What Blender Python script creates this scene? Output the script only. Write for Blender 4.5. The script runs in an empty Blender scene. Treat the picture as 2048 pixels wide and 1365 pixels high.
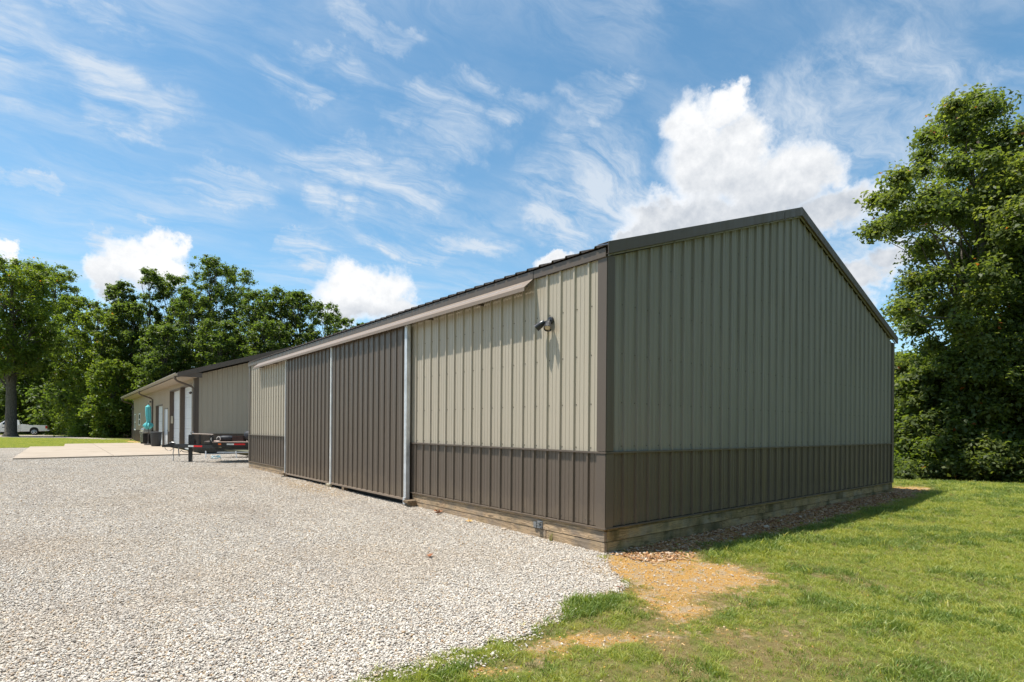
import bpy, bmesh, math, random
import numpy as np
from mathutils import Vector, Matrix, Euler

R = math.radians
scene = bpy.context.scene
col = scene.collection

# ------------------------------------------------------------------ camera
YAW, ROLL, FPX = .686, .0079, 1105.23
CAM = Vector((-4.6201, -4.0281, 1.36))
fw = Vector((math.sin(YAW), math.cos(YAW), 0))
r0 = Vector((math.cos(YAW), -math.sin(YAW), 0))
u0 = Vector((0, 0, 1))
rt = r0 * math.cos(ROLL) + u0 * math.sin(ROLL)
up = u0 * math.cos(ROLL) - r0 * math.sin(ROLL)
cd = bpy.data.cameras.new("camera")
cam = bpy.data.objects.new("camera", cd)
col.objects.link(cam)
M4 = Matrix((rt, up, -fw)).transposed().to_4x4()
M4.translation = CAM
cam.matrix_world = M4
cd.sensor_width = 36
cd.lens = 36 * FPX / 2048
cd.shift_y = (857.36 - 682.5) / 2048
cd.clip_end = 3000
scene.camera = cam

# ------------------------------------------------------------------ node helper
class NT:
    def __init__(s, tree):
        s.t = tree
        tree.nodes.clear()
    def n(s, typ, ins=None, **props):
        nd = s.t.nodes.new(typ)
        for k, v in props.items():
            setattr(nd, k, v)
        for k, v in (ins or {}).items():
            sock = nd.inputs[k]
            if isinstance(v, bpy.types.NodeSocket):
                s.t.links.new(v, sock)
            else:
                if isinstance(v, tuple) and len(v) == 3 and sock.type == 'RGBA':
                    v = v + (1,)
                sock.default_value = v
        return nd
    def m(s, op, a, b=0.0, c=None, clamp=False):
        ins = {0: a, 1: b}
        if c is not None:
            ins[2] = c
        return s.n('ShaderNodeMath', ins, operation=op, use_clamp=clamp).outputs[0]
    def vm(s, op, a, b=(0, 0, 0)):
        return s.n('ShaderNodeVectorMath', {0: a, 1: b}, operation=op).outputs[0]
    def mix(s, f, a, b, mode='MIX'):
        nd = s.n('ShaderNodeMix', None, data_type='RGBA', blend_type=mode)
        for k, v in ((0, f), (6, a), (7, b)):
            if isinstance(v, bpy.types.NodeSocket):
                s.t.links.new(v, nd.inputs[k])
            else:
                if isinstance(v, tuple) and len(v) == 3:
                    v = v + (1,)
                nd.inputs[k].default_value = v
        return nd.outputs[2]
    def noise(s, vec, scale, detail=4, rough=.5, dist=0.0):
        return s.n('ShaderNodeTexNoise', {'Vector': vec, 'Scale': scale, 'Detail': detail, 'Roughness': rough, 'Distortion': dist})
    def ramp(s, f, stops, interp='LINEAR'):
        nd = s.n('ShaderNodeValToRGB', {0: f})
        cr = nd.color_ramp
        cr.interpolation = interp
        while len(cr.elements) < len(stops):
            cr.elements.new(.5)
        for e, (p, c) in zip(cr.elements, stops):
            e.position = p
            e.color = c + (1,) if len(c) == 3 else c
        return nd.outputs[0]
    def rng(s, f, a, b, c=0.0, d=1.0, smooth=True):
        nd = s.n('ShaderNodeMapRange', {'Value': f, 'From Min': a, 'From Max': b, 'To Min': c, 'To Max': d})
        if smooth:
            nd.interpolation_type = 'SMOOTHSTEP'
        return nd.outputs[0]

# ------------------------------------------------------------------ sky and sun
SUN = Vector((-.32, .21, 1)).normalized()
SUN_EL = math.asin(SUN.z)
SUN_AZ = math.atan2(SUN.x, SUN.y)

world = bpy.data.worlds.new("World")
scene.world = world
world.use_nodes = True
w = NT(world.node_tree)
tc = w.n('ShaderNodeTexCoord').outputs['Generated']
D = w.n('ShaderNodeVectorMath', {0: tc}, operation='NORMALIZE').outputs[0]
sep = w.n('ShaderNodeSeparateXYZ', {0: D})
dx, dy, dz = sep.outputs
sky = w.n('ShaderNodeTexSky', None, sky_type='NISHITA')
sky.sun_disc = False
sky.sun_elevation = SUN_EL
sky.sun_rotation = SUN_AZ
sky.altitude = 250
sky.air_density = 1.0
sky.dust_density = .35
sky.ozone_density = 2.2
skyc = w.n('ShaderNodeHueSaturation', {'Hue': .484, 'Saturation': 1.12, 'Value': 1.24, 'Color': sky.outputs[0]}).outputs[0]
RAD = 57.29578
az = w.m('MULTIPLY', w.m('ARCTAN2', dy, dx), RAD)
el = w.m('MULTIPLY', w.m('ARCSINE', dz), RAD)
wn = w.noise(D, 8, 12, .64)
wn2 = w.noise(w.vm('ADD', D, (-.004, .002, .016)), 8, 12, .64)
wf = w.n('ShaderNodeSeparateXYZ', {0: w.noise(D, 34, 8, .6).outputs['Color']})
wsep = w.n('ShaderNodeSeparateXYZ', {0: wn.outputs['Color']})
azw = w.m('ADD', w.m('ADD', az, w.m('MULTIPLY', w.m('SUBTRACT', wsep.outputs[0], .5), 8.0)), w.m('MULTIPLY', w.m('SUBTRACT', wf.outputs[0], .5), 2.2))
elw = w.m('ADD', w.m('ADD', el, w.m('MULTIPLY', w.m('SUBTRACT', wsep.outputs[1], .5), 6.0)), w.m('MULTIPLY', w.m('SUBTRACT', wf.outputs[1], .5), 1.8))

def blobs(lst, A, E):
    cur = None
    for a, e, ra, re in lst:
        p = w.m('MULTIPLY', w.m('SUBTRACT', A, a), 1 / ra)
        q = w.m('MULTIPLY', w.m('SUBTRACT', E, e), 1 / re)
        v = w.m('SUBTRACT', 1.0, w.m('ADD', w.m('MULTIPLY', p, p), w.m('MULTIPLY', q, q)))
        cur = v if cur is None else w.m('SMOOTH_MAX', cur, v, .35)
    return cur

CUM = [[32.6, 27.6, 2.9, 2.9], [29.6, 29.3, 1.9, 1.4], [31.2, 24.4, 4.4, 3.4], [28.0, 25.8, 3.2, 3.2], [25.5, 21.8, 4.9, 2.7],
       [34.6, 20.2, 5.2, 2.2], [39.2, 18.9, 1.8, 1.5], [28.4, 19.2, 7.0, 2.1], [23.2, 22.6, 4.0, 2.2], [20.6, 19.0, 4.0, 1.9], [46.6, 16.6, 1.9, 1.0],
       [67.0, 14.6, 2.5, 2.1], [64.4, 13.4, 3.9, 2.7], [68.0, 12.2, 2.8, 2.2], [61.0, 12.1, 2.7, 1.6],
       [84.4, 13.4, 2.8, 1.9], [82.7, 14.9, 1.6, 1.3], [86.6, 12.1, 1.8, 1.6], [94.0, 13.1, .8, .8],
       [17.9, 13.6, 2.9, 1.5], [15.4, 14.9, 1.6, 1.2], [19.6, 11.2, 3.0, 1.4],
       [120, 16, 6, 3], [155, 14, 8, 3], [-20, 18, 7, 4], [-60, 14, 9, 3], [-110, 17, 7, 3], [-150, 15, 8, 3]]
cum = blobs(CUM, azw, elw)
cden = w.rng(w.m('ADD', cum, w.m('MULTIPLY', w.m('SUBTRACT', wn.outputs[0], .5), 1.6)), -.52, .55)
# relief of the cloud tops: brighter where the billow faces the sun above
rel = w.m('MULTIPLY', w.m('SUBTRACT', wn.outputs[0], wn2.outputs[0]), 2.6)
big = w.noise(D, 5.0, 4, .5).outputs[0]
lowf = w.rng(w.m('SUBTRACT', el, w.m('MULTIPLY', big, 9.0)), 14.5, 25.0, .0, 1.0)
small_cl = w.rng(az, 40, 50)
lowf = w.m('MAXIMUM', lowf, w.m('MULTIPLY', small_cl, w.rng(w.m('SUBTRACT', el, w.m('MULTIPLY', big, 4.0)), 8.5, 11.5)))
shade = w.m('ADD', w.m('ADD', w.m('MULTIPLY', lowf, .68), .32), rel, clamp=True)
thick = w.rng(cum, .0, .55)
ccol = w.mix(shade, (.52, .57, .64), (.98, .99, 1.0))
ccol = w.mix(thick, (.93, .96, 1.0), ccol)

# thin softer puffs and the wisps of high cirrus
CIR = [[85.9, 26.2, 3.9, 1.5], [67.6, 24.9, 5.5, 1.2], [62.3, 23.4, 4.2, 1.3], [69.4, 22.5, 1.8, 2.2], [56.3, 30.4, 7.0, 1.0],
       [64.4, 35.0, 4.0, 1.0], [43.4, 24.6, 4.2, 3.6], [41.5, 31.0, 3.0, 1.2], [19.5, 30.2, 1.7, .6], [9.1, 25.2, 2.6, 1.4],
       [20.9, 26.0, 7.0, 4.2], [59.3, 18.1, 5.5, .8], [78.3, 20.8, 3.4, 1.4], [92.9, 18.8, 1.6, .6], [46.0, 20.5, 2.6, 2.6],
       [57.3, 27.8, 4.6, 1.4], [71.6, 15.6, 2.0, 1.2], [73.0, 16.9, 1.0, .5], [83.7, 17.4, .9, .4], [86.9, 14.8, .9, .5],
       [18.0, 20.0, 8.0, 5.0], [70, 31, 4, 1.2], [88, 31, 3, 1], [100, 26, 8, 2.5], [115, 33, 9, 3], [-8, 27, 7, 3], [-35, 31, 8, 3]]
zz = w.m('ADD', dz, .12)
px = w.m('DIVIDE', dx, zz)
py = w.m('DIVIDE', dy, zz)
plane = w.n('ShaderNodeCombineXYZ', {0: px, 1: py, 2: 0.0}).outputs[0]
pw = w.noise(plane, 1.6, 5, .55).outputs['Color']
plw = w.vm('ADD', plane, w.vm('MULTIPLY', w.vm('SUBTRACT', pw, (.5, .5, .5)), (.40, .40, 0)))
rot = w.n('ShaderNodeMapping', {'Vector': plw, 'Rotation': (0, 0, R(28)), 'Scale': (1.0, 3.2, 1.0)}).outputs[0]
streak = w.noise(rot, 2.4, 14, .68, .35).outputs[0]
patch = w.noise(plane, 1.3, 4, .55).outputs[0]
cir = blobs(CIR, w.m('ADD', az, w.m('MULTIPLY', w.m('SUBTRACT', wsep.outputs[0], .5), 14.0)),
            w.m('ADD', el, w.m('MULTIPLY', w.m('SUBTRACT', wsep.outputs[2], .5), 10.0)))
cirb = w.rng(cir, -1.9, .8)
wisps = w.m('MULTIPLY', w.rng(streak, .30, .80), cirb)
veil = w.m('MULTIPLY', w.rng(streak, .30, .78), w.rng(patch, .30, .66))
cirden = w.m('ADD', w.m('MULTIPLY', wisps, 1.0), w.m('MULTIPLY', veil, .75), clamp=True)
cirden = w.m('MULTIPLY', cirden, w.rng(el, 2, 16))
SKY_STR = .10
skyb = w.n('ShaderNodeBackground', {'Color': skyc, 'Strength': SKY_STR})
cirbg = w.n('ShaderNodeBackground', {'Color': (.82, .89, .97, 1), 'Strength': .66})
cumbg = w.n('ShaderNodeBackground', {'Color': ccol, 'Strength': .72})
m1 = w.n('ShaderNodeMixShader', {0: w.m('MULTIPLY', cirden, .8), 1: skyb.outputs[0], 2: cirbg.outputs[0]})
m2 = w.n('ShaderNodeMixShader', {0: cden, 1: m1.outputs[0], 2: cumbg.outputs[0]})
w.n('ShaderNodeOutputWorld', {0: m2.outputs[0]})

sl = bpy.data.lights.new("sun", 'SUN')
sl.energy = 5.0
sl.angle = R(.53)
sl.color = (1.0, .955, .88)
so = bpy.data.objects.new("sun", sl)
col.objects.link(so)
so.rotation_euler = SUN.to_track_quat('Z', 'Y').to_euler()
so.location = (0, 0, 60)

vs = scene.view_settings
vs.view_transform = 'Standard'
vs.look = 'None'
vs.exposure = 0.52
vs.gamma = 1
vs.use_curve_mapping = False
cy = scene.cycles
cy.max_bounces = 7
cy.diffuse_bounces = 3
cy.glossy_bounces = 3
cy.transmission_bounces = 4
cy.transparent_max_bounces = 6
cy.caustics_reflective = False
cy.caustics_refractive = False
cy.use_denoising = True
cy.sample_clamp_indirect = 6

# ------------------------------------------------------------------ numpy noise
def _hash(ix, iy, seed):
    h = (ix.astype(np.int64) * 374761393 + iy.astype(np.int64) * 668265263 + seed * 974711) & 0xffffffff
    h = ((h ^ (h >> 13)) * 1274126177) & 0xffffffff
    return ((h ^ (h >> 16)) & 0xffff) / 65535.0

def vn(x, y, s, seed=0):
    x = np.asarray(x, float) * s
    y = np.asarray(y, float) * s
    ix = np.floor(x); iy = np.floor(y)
    fx = x - ix; fy = y - iy
    fx = fx * fx * (3 - 2 * fx); fy = fy * fy * (3 - 2 * fy)
    a = _hash(ix, iy, seed); b = _hash(ix + 1, iy, seed); c = _hash(ix, iy + 1, seed); d = _hash(ix + 1, iy + 1, seed)
    return (a * (1 - fx) + b * fx) * (1 - fy) + (c * (1 - fx) + d * fx) * fy

def fbm(x, y, s, seed=0, o=3):
    v = 0; a = .5; t = 0
    for i in range(o):
        v = v + a * vn(x, y, s * 2 ** i, seed + i * 7)
        t += a; a *= .5
    return v / t

def ss(a, b, x):
    t = np.clip((np.asarray(x, float) - a) / (b - a), 0, 1)
    return t * t * (3 - 2 * t)

# ------------------------------------------------------------------ materials
MATS = {}
def newmat(name):
    m = bpy.data.materials.new(name)
    m.use_nodes = True
    MATS[name] = m
    return m, NT(m.node_tree)

def finish(t, bsdf, bump=None, disp=None):
    if bump is not None:
        t.t.links.new(bump, bsdf.inputs['Normal'])
    t.n('ShaderNodeOutputMaterial', {0: bsdf.outputs[0]})

def plain(name, c, rough=.5, metal=0.0, var=.12, scale=8.0, spec=.5, bump=0.0, coat=0.0):
    m, t = newmat(name)
    o = t.n('ShaderNodeTexCoord').outputs['Object']
    nz = t.noise(o, scale, 5, .6).outputs[0]
    c2 = tuple(x * (1 - var) for x in c)
    c3 = tuple(min(1, x * (1 + var)) for x in c)
    cc = t.ramp(nz, [(.3, c2), (.7, c3)])
    b = t.n('ShaderNodeBsdfPrincipled', {'Base Color': cc, 'Roughness': t.rng(nz, .3, .7, rough * .88, min(1, rough * 1.12)), 'Metallic': metal,
                                         'Specular IOR Level': spec, 'Coat Weight': coat})
    bp = None
    if bump:
        bp = t.n('ShaderNodeBump', {'Strength': bump, 'Distance': .01, 'Height': nz}).outputs[0]
    finish(t, b, bp)
    return m

def siding_mat(name, c, dirt=(.12, .11, .08), damt=.35, rough=.38, ribs=None):
    """painted steel: faint oil canning, vertical rain streaks, splash dirt"""
    m, t = newmat(name)
    g = t.n('ShaderNodeNewGeometry').outputs['Position']
    st = t.noise(t.n('ShaderNodeMapping', {'Vector': g, 'Scale': (9, 9, .35)}).outputs[0], 1.6, 6, .62).outputs[0]
    bl = t.noise(g, .7, 4, .55).outputs[0]
    cc = t.mix(t.m('MULTIPLY', t.rng(st, .45, .8), damt), c, tuple(x * .62 + y * .3 for x, y in zip(c, dirt)))
    cc = t.mix(t.rng(bl, .35, .7, 0, .16), cc, tuple(x * .8 for x in c))
    if ribs:
        # grime that has run down beside each rib, heavier near the top of the wall
        sx = t.n('ShaderNodeSeparateXYZ', {0: g})
        fr = t.m('FRACT', t.m('DIVIDE', t.m('SUBTRACT', sx.outputs[0], ribs[0]), ribs[1]))
        run = t.m('MULTIPLY', t.rng(t.m('ABSOLUTE', t.m('SUBTRACT', fr, .83)), .16, .03), t.rng(t.m('ADD', sx.outputs[2], t.m('MULTIPLY', st, 1.6)), 2.2, 4.6, .08, .5))
        cc = t.mix(t.m('MULTIPLY', run, t.rng(st, .25, .6, .45, .9)), cc, (.085, .076, .058))
    fine = t.noise(g, 60, 3, .6).outputs[0]
    rnd = t.n('ShaderNodeObjectInfo').outputs['Random']
    cc = t.mix(t.m('MULTIPLY', rnd, .13), cc, tuple(x * .55 for x in c))
    zz0 = t.n('ShaderNodeSeparateXYZ', {0: g}).outputs[2]
    spl = t.rng(t.m('ADD', zz0, t.m('MULTIPLY', t.m('SUBTRACT', t.noise(g, 5.0, 6, .7).outputs[0], .5), .75)), .60, .22)
    cc = t.mix(t.m('MULTIPLY', spl, .18), cc, (.30, .22, .14))
    sp = t.m('MULTIPLY', t.rng(fine, .62, .75), .10)
    cc = t.mix(sp, cc, dirt)
    wob = t.noise(t.n('ShaderNodeMapping', {'Vector': g, 'Scale': (3, 3, .8)}).outputs[0], 1.5, 3, .5).outputs[0]
    bp = t.n('ShaderNodeBump', {'Strength': .12, 'Distance': .02, 'Height': wob}).outputs[0]
    b = t.n('ShaderNodeBsdfPrincipled', {'Base Color': cc, 'Roughness': t.rng(st, .3, .8, rough * .9, rough * 1.5), 'Specular IOR Level': .45})
    finish(t, b, bp)
    return m

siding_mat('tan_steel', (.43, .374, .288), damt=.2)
siding_mat('tan_steel_shaded_weathered', (.268, .244, .214), dirt=(.06, .056, .042), damt=.5, rough=.5, ribs=(.0734, .2286))  # tan paint darkened to hold the gable's shade, plus grime beside the ribs
siding_mat('brown_steel', (.118, .090, .068), dirt=(.2, .18, .14), damt=.16)
siding_mat('brown_trim', (.112, .086, .066), dirt=(.2, .17, .14), damt=.14, rough=.42)
siding_mat('faded_trim', (.22, .168, .13), dirt=(.32, .28, .24), damt=.6, rough=.5)
siding_mat('white_door_paint', (.66, .68, .70), dirt=(.4, .4, .38), damt=.2, rough=.45)
siding_mat('soffit_paint', (.40, .34, .27), damt=.1, rough=.5)
siding_mat('gutter_paint', (.28, .235, .19), damt=.2, rough=.4)
plain('galvanized', (.62, .64, .66), .42, .35, .18, 6)
plain('white_post', (.66, .67, .66), .45, 0, .14, 5)
plain('bronze_lamp', (.030, .030, .034), .32, 0, .2, 9)
plain('lens', (.50, .42, .30), .25, 0, .08, 9)
plain('dark_interior', (.02, .018, .016), .9)
plain('screw_metal', (.10, .085, .07), .5, .3, .1)
plain('black_paint', (.012, .012, .014), .33, 0, .3, 7)
plain('black_fabric', (.016, .017, .022), .65, 0, .4, 12, bump=.3)
plain('rubber', (.02, .02, .02), .75, 0, .3, 20)
plain('wheel_alloy', (.62, .63, .65), .3, .75, .08)
plain('truck_white', (.80, .80, .78), .28, 0, .03, 2, coat=.5)
plain('dark_glass', (.012, .018, .022), .07, 0, .1, 2, spec=.9)
plain('red_lens', (.55, .012, .015), .22, 0, .15)
plain('amber_lens', (.70, .13, .02), .25, 0, .15)
plain('tape_red', (.72, .010, .012), .35, 0, .05)
plain('tape_white', (.68, .68, .64), .35, 0, .06)
plain('turquoise_canvas', (.12, .50, .52), .8, 0, .12, 14, bump=.25)
plain('can_plastic', (.038, .04, .043), .5, 0, .25, 6)
plain('stainless', (.50, .49, .46), .3, .85, .12, 7)
plain('grill_black', (.012, .012, .012), .35, 0, .3)
plain('pole_bronze', (.10, .085, .075), .4, .3, .15)
plain('plate_steel', (.30, .31, .32), .4, .7, .2, 15)
plain('ivory_plastic', (.55, .50, .38), .5)
plain('olive_hull', (.13, .125, .075), .55, 0, .25, 3)
plain('rust_brown', (.06, .028, .02), .7, 0, .4, 8)
plain('rope_white', (.62, .60, .55), .8)
plain('blue_hose', (.20, .34, .38), .5)
plain('window_white', (.78, .79, .79), .4)
plain('dead_leaf_brown', (.26, .10, .04), .8, 0, .35, 30)
plain('dead_leaf_yellow', (.55, .33, .10), .8, 0, .3, 30)
plain('pale_rock', (.55, .45, .34), .85, 0, .3, 25, bump=.5)
plain('mark_dark', (.05, .06, .09), .5)

def wood_mat(name, cs, algae=.0, along=1):
    """weathered treated lumber: grain runs along the board (object axis `along`)"""
    m, t = newmat(name)
    o = t.n('ShaderNodeTexCoord').outputs['Object']
    rnd = t.n('ShaderNodeObjectInfo').outputs['Random']
    off = t.n('ShaderNodeCombineXYZ', {0: t.m('MULTIPLY', rnd, 37.0), 1: t.m('MULTIPLY', rnd, 91.0), 2: t.m('MULTIPLY', rnd, 13.0)}).outputs[0]
    p = t.vm('ADD', o, off)
    sc = [14, 14, 14]; sc[along] = 1.1
    warp = t.noise(t.n('ShaderNodeMapping', {'Vector': p, 'Scale': tuple(x * .42 for x in sc)}).outputs[0], 1.0, 3, .5).outputs['Color']
    pw = t.vm('ADD', t.n('ShaderNodeMapping', {'Vector': p, 'Scale': tuple(sc)}).outputs[0], t.vm('MULTIPLY', warp, (5.5, 5.5, 5.5)))
    rings = t.n('ShaderNodeTexNoise', {'Vector': pw, 'Scale': .9, 'Detail': 3, 'Roughness': .5, 'Distortion': 1.6}).outputs[0]
    lines = t.m('FRACT', t.m('MULTIPLY', rings, 7.0))
    blot = t.noise(p, 3.2, 5, .65).outputs[0]
    c = t.ramp(lines, [(0, cs[0]), (.55, cs[1]), (.92, cs[2]), (1, cs[0])])
    c = t.mix(t.rng(blot, .42, .66, 0, .85), c, cs[3])
    c = t.mix(t.m('MULTIPLY', rnd, .3), c, tuple(x * .45 for x in cs[0]))
    kn = t.n('ShaderNodeTexVoronoi', {'Vector': t.n('ShaderNodeMapping', {'Vector': p, 'Scale': tuple(3.2 if k == along else 9.0 for k in range(3))}).outputs[0], 'Scale': 1.0, 'Randomness': 1.0}, feature='F1').outputs['Distance']
    c = t.mix(t.rng(kn, .22, .10, 0, .85), c, tuple(x * .28 for x in cs[0]))
    fib = t.noise(t.n('ShaderNodeMapping', {'Vector': p, 'Scale': tuple(x * 9 for x in sc)}).outputs[0], 1.0, 3, .6).outputs[0]
    c = t.mix(t.rng(fib, .5, .75, 0, .45), c, tuple(x * .5 for x in cs[0]))
    if algae:
        st = t.noise(t.n('ShaderNodeMapping', {'Vector': p, 'Scale': (3.2, 3.2, 1.6)}).outputs[0], 1.3, 5, .6).outputs[0]
        c = t.mix(t.rng(st, .44, .72, 0, algae * .6), c, (.085, .085, .028))
        c = t.mix(t.rng(t.noise(p, 1.4, 5, .6).outputs[0], .45, .72, 0, algae * .6), c, (.035, .035, .014))
    b = t.n('ShaderNodeBsdfPrincipled', {'Base Color': c, 'Roughness': .85, 'Specular IOR Level': .2})
    bp = t.n('ShaderNodeBump', {'Strength': .5, 'Distance': .004, 'Height': t.m('ADD', lines, fib)}).outputs[0]
    finish(t, b, bp)
    return m
wood_mat('plank_side', [(.62, .45, .28), (.50, .35, .215), (.15, .10, .065), (.25, .205, .17)], algae=.4, along=1)
wood_mat('plank_gable', [(.60, .43, .21), (.50, .36, .18), (.22, .15, .08), (.42, .36, .26)], algae=1.2, along=0)
wood_mat('trailer_deck_wood', [(.50, .38, .32), (.45, .34, .28), (.3, .22, .18), (.4, .34, .3)], along=0)
wood_mat('block_wood', [(.30, .22, .14), (.25, .18, .11), (.14, .1, .07), (.15, .12, .09)], along=2)

# stone, chips, grass, leaves use per instance / per face variation
def stone_mat():
    m, t = newmat('gravel_stone')
    rnd = t.n('ShaderNodeObjectInfo').outputs['Random']
    c = t.ramp(rnd, [(0, (.28, .245, .21)), (.08, (.43, .38, .325)), (.4, (.565, .51, .44)), (.62, (.65, .60, .525)), (.8, (.71, .665, .595)),
                     (.93, (.56, .45, .31)), (.975, (.38, .23, .11)), (1, (.34, .33, .32))])
    o = t.n('ShaderNodeTexCoord').outputs['Object']
    nz = t.noise(t.vm('ADD', o, t.n('ShaderNodeCombineXYZ', {0: t.m('MULTIPLY', rnd, 50.0)}).outputs[0]), 1.6, 4, .6).outputs[0]
    c = t.mix(t.rng(nz, .35, .7, 0, .3), c, (.36, .315, .265))
    gp = t.n('ShaderNodeNewGeometry').outputs['Position']
    c = t.mix(t.rng(t.noise(gp, .45, 4, .6).outputs[0], .45, .7, 0, .4), c, (.46, .36, .255))
    c = t.mix(t.rng(t.noise(t.n('ShaderNodeMapping', {'Vector': gp, 'Rotation': (0, 0, .35), 'Scale': (1.0, .22, 1.0)}).outputs[0], .9, 3, .5).outputs[0], .52, .66, 0, .28), c, (.34, .30, .27))
    b = t.n('ShaderNodeBsdfPrincipled', {'Base Color': c, 'Roughness': .85, 'Specular IOR Level': .25})
    finish(t, b)
stone_mat()

def chip_mat():
    m, t = newmat('wood_chip')
    rnd = t.n('ShaderNodeObjectInfo').outputs['Random']
    c = t.ramp(rnd, [(0, (.14, .065, .03)), (.3, (.30, .145, .065)), (.55, (.44, .24, .11)), (.8, (.54, .36, .21)), (.93, (.58, .47, .36)), (1, (.2, .15, .11))])
    b = t.n('ShaderNodeBsdfPrincipled', {'Base Color': c, 'Roughness': .85, 'Specular IOR Level': .2})
    finish(t, b)
chip_mat()

def leafy(name, stops, trans, attr=None, rough=.42, spec=.5, tw=.35):
    m, t = newmat(name)
    if attr:
        f = t.n('ShaderNodeAttribute', None, attribute_name=attr).outputs['Fac']
    else:
        f = t.n('ShaderNodeObjectInfo').outputs['Random']
    c = t.ramp(f, stops)
    b = t.n('ShaderNodeBsdfPrincipled', {'Base Color': c, 'Roughness': rough, 'Specular IOR Level': spec})
    tl = t.n('ShaderNodeBsdfTranslucent', {'Color': t.mix(1.0, c, trans + (1,), 'MULTIPLY')})
    mx = t.n('ShaderNodeMixShader', {0: tw, 1: b.outputs[0], 2: tl.outputs[0]})
    t.n('ShaderNodeOutputMaterial', {0: mx.outputs[0]})
    return m
leafy('grass_green', [(0, (.185, .245, .045)), (.4, (.27, .325, .060)), (.75, (.36, .385, .085)), (1, (.45, .43, .13))], (1.9, 1.75, .8), rough=.5, tw=.4)
leafy('grass_dark', [(0, (.12, .185, .036)), (.5, (.18, .25, .048)), (1, (.25, .30, .07))], (1.8, 1.7, .8), rough=.5, tw=.35)
leafy('grass_straw', [(0, (.30, .24, .11)), (.5, (.38, .31, .15)), (1, (.26, .25, .09))], (1.2, 1.1, .8), rough=.6, tw=.25)
leafy('leaf_oak', [(0, (.065, .095, .030)), (.45, (.110, .145, .042)), (.8, (.175, .20, .060)), (.985, (.26, .27, .09)), (1, (.30, .10, .03))], (1.9, 1.9, .7), 'tint', .5, .35, .55)
leafy('leaf_maple', [(0, (.070, .110, .024)), (.45, (.120, .168, .032)), (.8, (.185, .225, .044)), (.985, (.26, .29, .06)), (1, (.35, .14, .04))], (1.9, 1.9, .6), 'tint', .5, .35, .55)
leafy('leaf_dark', [(0, (.055, .088, .026)), (.5, (.100, .140, .036)), (.9, (.165, .195, .05)), (1, (.22, .24, .06))], (1.8, 1.9, .7), 'tint', .5, .35, .55)

def bark():
    m, t = newmat('bark')
    o = t.n('ShaderNodeTexCoord').outputs['Object']
    nz = t.noise(t.n('ShaderNodeMapping', {'Vector': o, 'Scale': (6, 6, 1.6)}).outputs[0], 2.5, 6, .65).outputs[0]
    c = t.ramp(nz, [(.3, (.045, .038, .03)), (.55, (.12, .105, .085)), (.75, (.20, .185, .155))])
    b = t.n('ShaderNodeBsdfPrincipled', {'Base Color': c, 'Roughness': .95, 'Specular IOR Level': .15})
    bp = t.n('ShaderNodeBump', {'Strength': .8, 'Distance': .05, 'Height': nz}).outputs[0]
    finish(t, b, bp)
bark()

def ground_mat():
    m, t = newmat('lawn_soil')
    g = t.n('ShaderNodeNewGeometry').outputs['Position']
    clay = t.n('ShaderNodeAttribute', None, attribute_name='clay').outputs['Fac']
    floor_ = t.n('ShaderNodeAttribute', None, attribute_name='litter').outputs['Fac']
    n1 = t.noise(g, 1.1, 5, .6).outputs[0]
    n2 = t.noise(g, 26, 5, .65).outputs[0]
    n3 = t.noise(g, 150, 3, .6).outputs[0]
    n4 = t.noise(g, 7.0, 5, .65).outputs[0]
    gr = t.ramp(n2, [(.3, (.115, .135, .034)), (.5, (.175, .215, .042)), (.7, (.23, .255, .060))])
    gr = t.mix(t.rng(n1, .42, .68, 0, .5), gr, (.235, .215, .075))
    gr = t.mix(t.rng(t.m('ADD', n4, t.m('MULTIPLY', t.m('SUBTRACT', n3, .5), .3)), .54, .66, 0, .75), gr, (.20, .145, .075))
    th = t.n('ShaderNodeAttribute', None, attribute_name='thin').outputs['Fac']
    gr = t.mix(t.rng(t.m('ADD', th, t.m('MULTIPLY', t.m('SUBTRACT', n2, .5), .8)), .30, .85, 0, .85), gr, t.ramp(n3, [(.3, (.14, .085, .04)), (.5, (.32, .22, .10)), (.62, (.30, .26, .10)), (.78, (.58, .46, .27))]))
    sp = t.n('ShaderNodeTexVoronoi', {'Vector': g, 'Scale': 85.0, 'Randomness': 1.0}, feature='F1')
    spr = t.n('ShaderNodeSeparateColor', {0: sp.outputs['Color']}).outputs[0]
    cl = t.ramp(n3, [(.3, (.34, .175, .055)), (.5, (.64, .35, .09)), (.72, (.72, .48, .19))])
    cl = t.mix(t.rng(n4, .46, .62, 0, .8), cl, (.50, .385, .25))
    cl = t.mix(t.m('MULTIPLY', t.rng(spr, .62, .66), t.rng(sp.outputs['Distance'], .5, .3)), cl, t.ramp(spr, [(.62, (.30, .2, .11)), (.8, (.46, .38, .28)), (1, (.52, .46, .38))]))
    c = t.mix(t.rng(t.m('ADD', t.m('ADD', clay, t.m('MULTIPLY', t.m('SUBTRACT', n2, .5), 1.1)), t.m('MULTIPLY', t.m('SUBTRACT', n4, .5), 1.3)), .22, .74), gr, cl)
    c = t.mix(t.m('MULTIPLY', t.rng(clay, .1, .5), t.rng(t.noise(g, 48, 5, .7).outputs[0], .56, .68, 0, .6)), c, (.20, .115, .05))
    li = t.ramp(n2, [(.3, (.03, .022, .014)), (.6, (.09, .06, .035)), (.8, (.16, .11, .06))])
    c = t.mix(floor_, c, li)
    b = t.n('ShaderNodeBsdfPrincipled', {'Base Color': c, 'Roughness': .95, 'Specular IOR Level': .1})
    bp = t.n('ShaderNodeBump', {'Strength': .9, 'Distance': .03, 'Height': t.m('ADD', n2, n3)}).outputs[0]
    finish(t, b, bp)
ground_mat()

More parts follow.
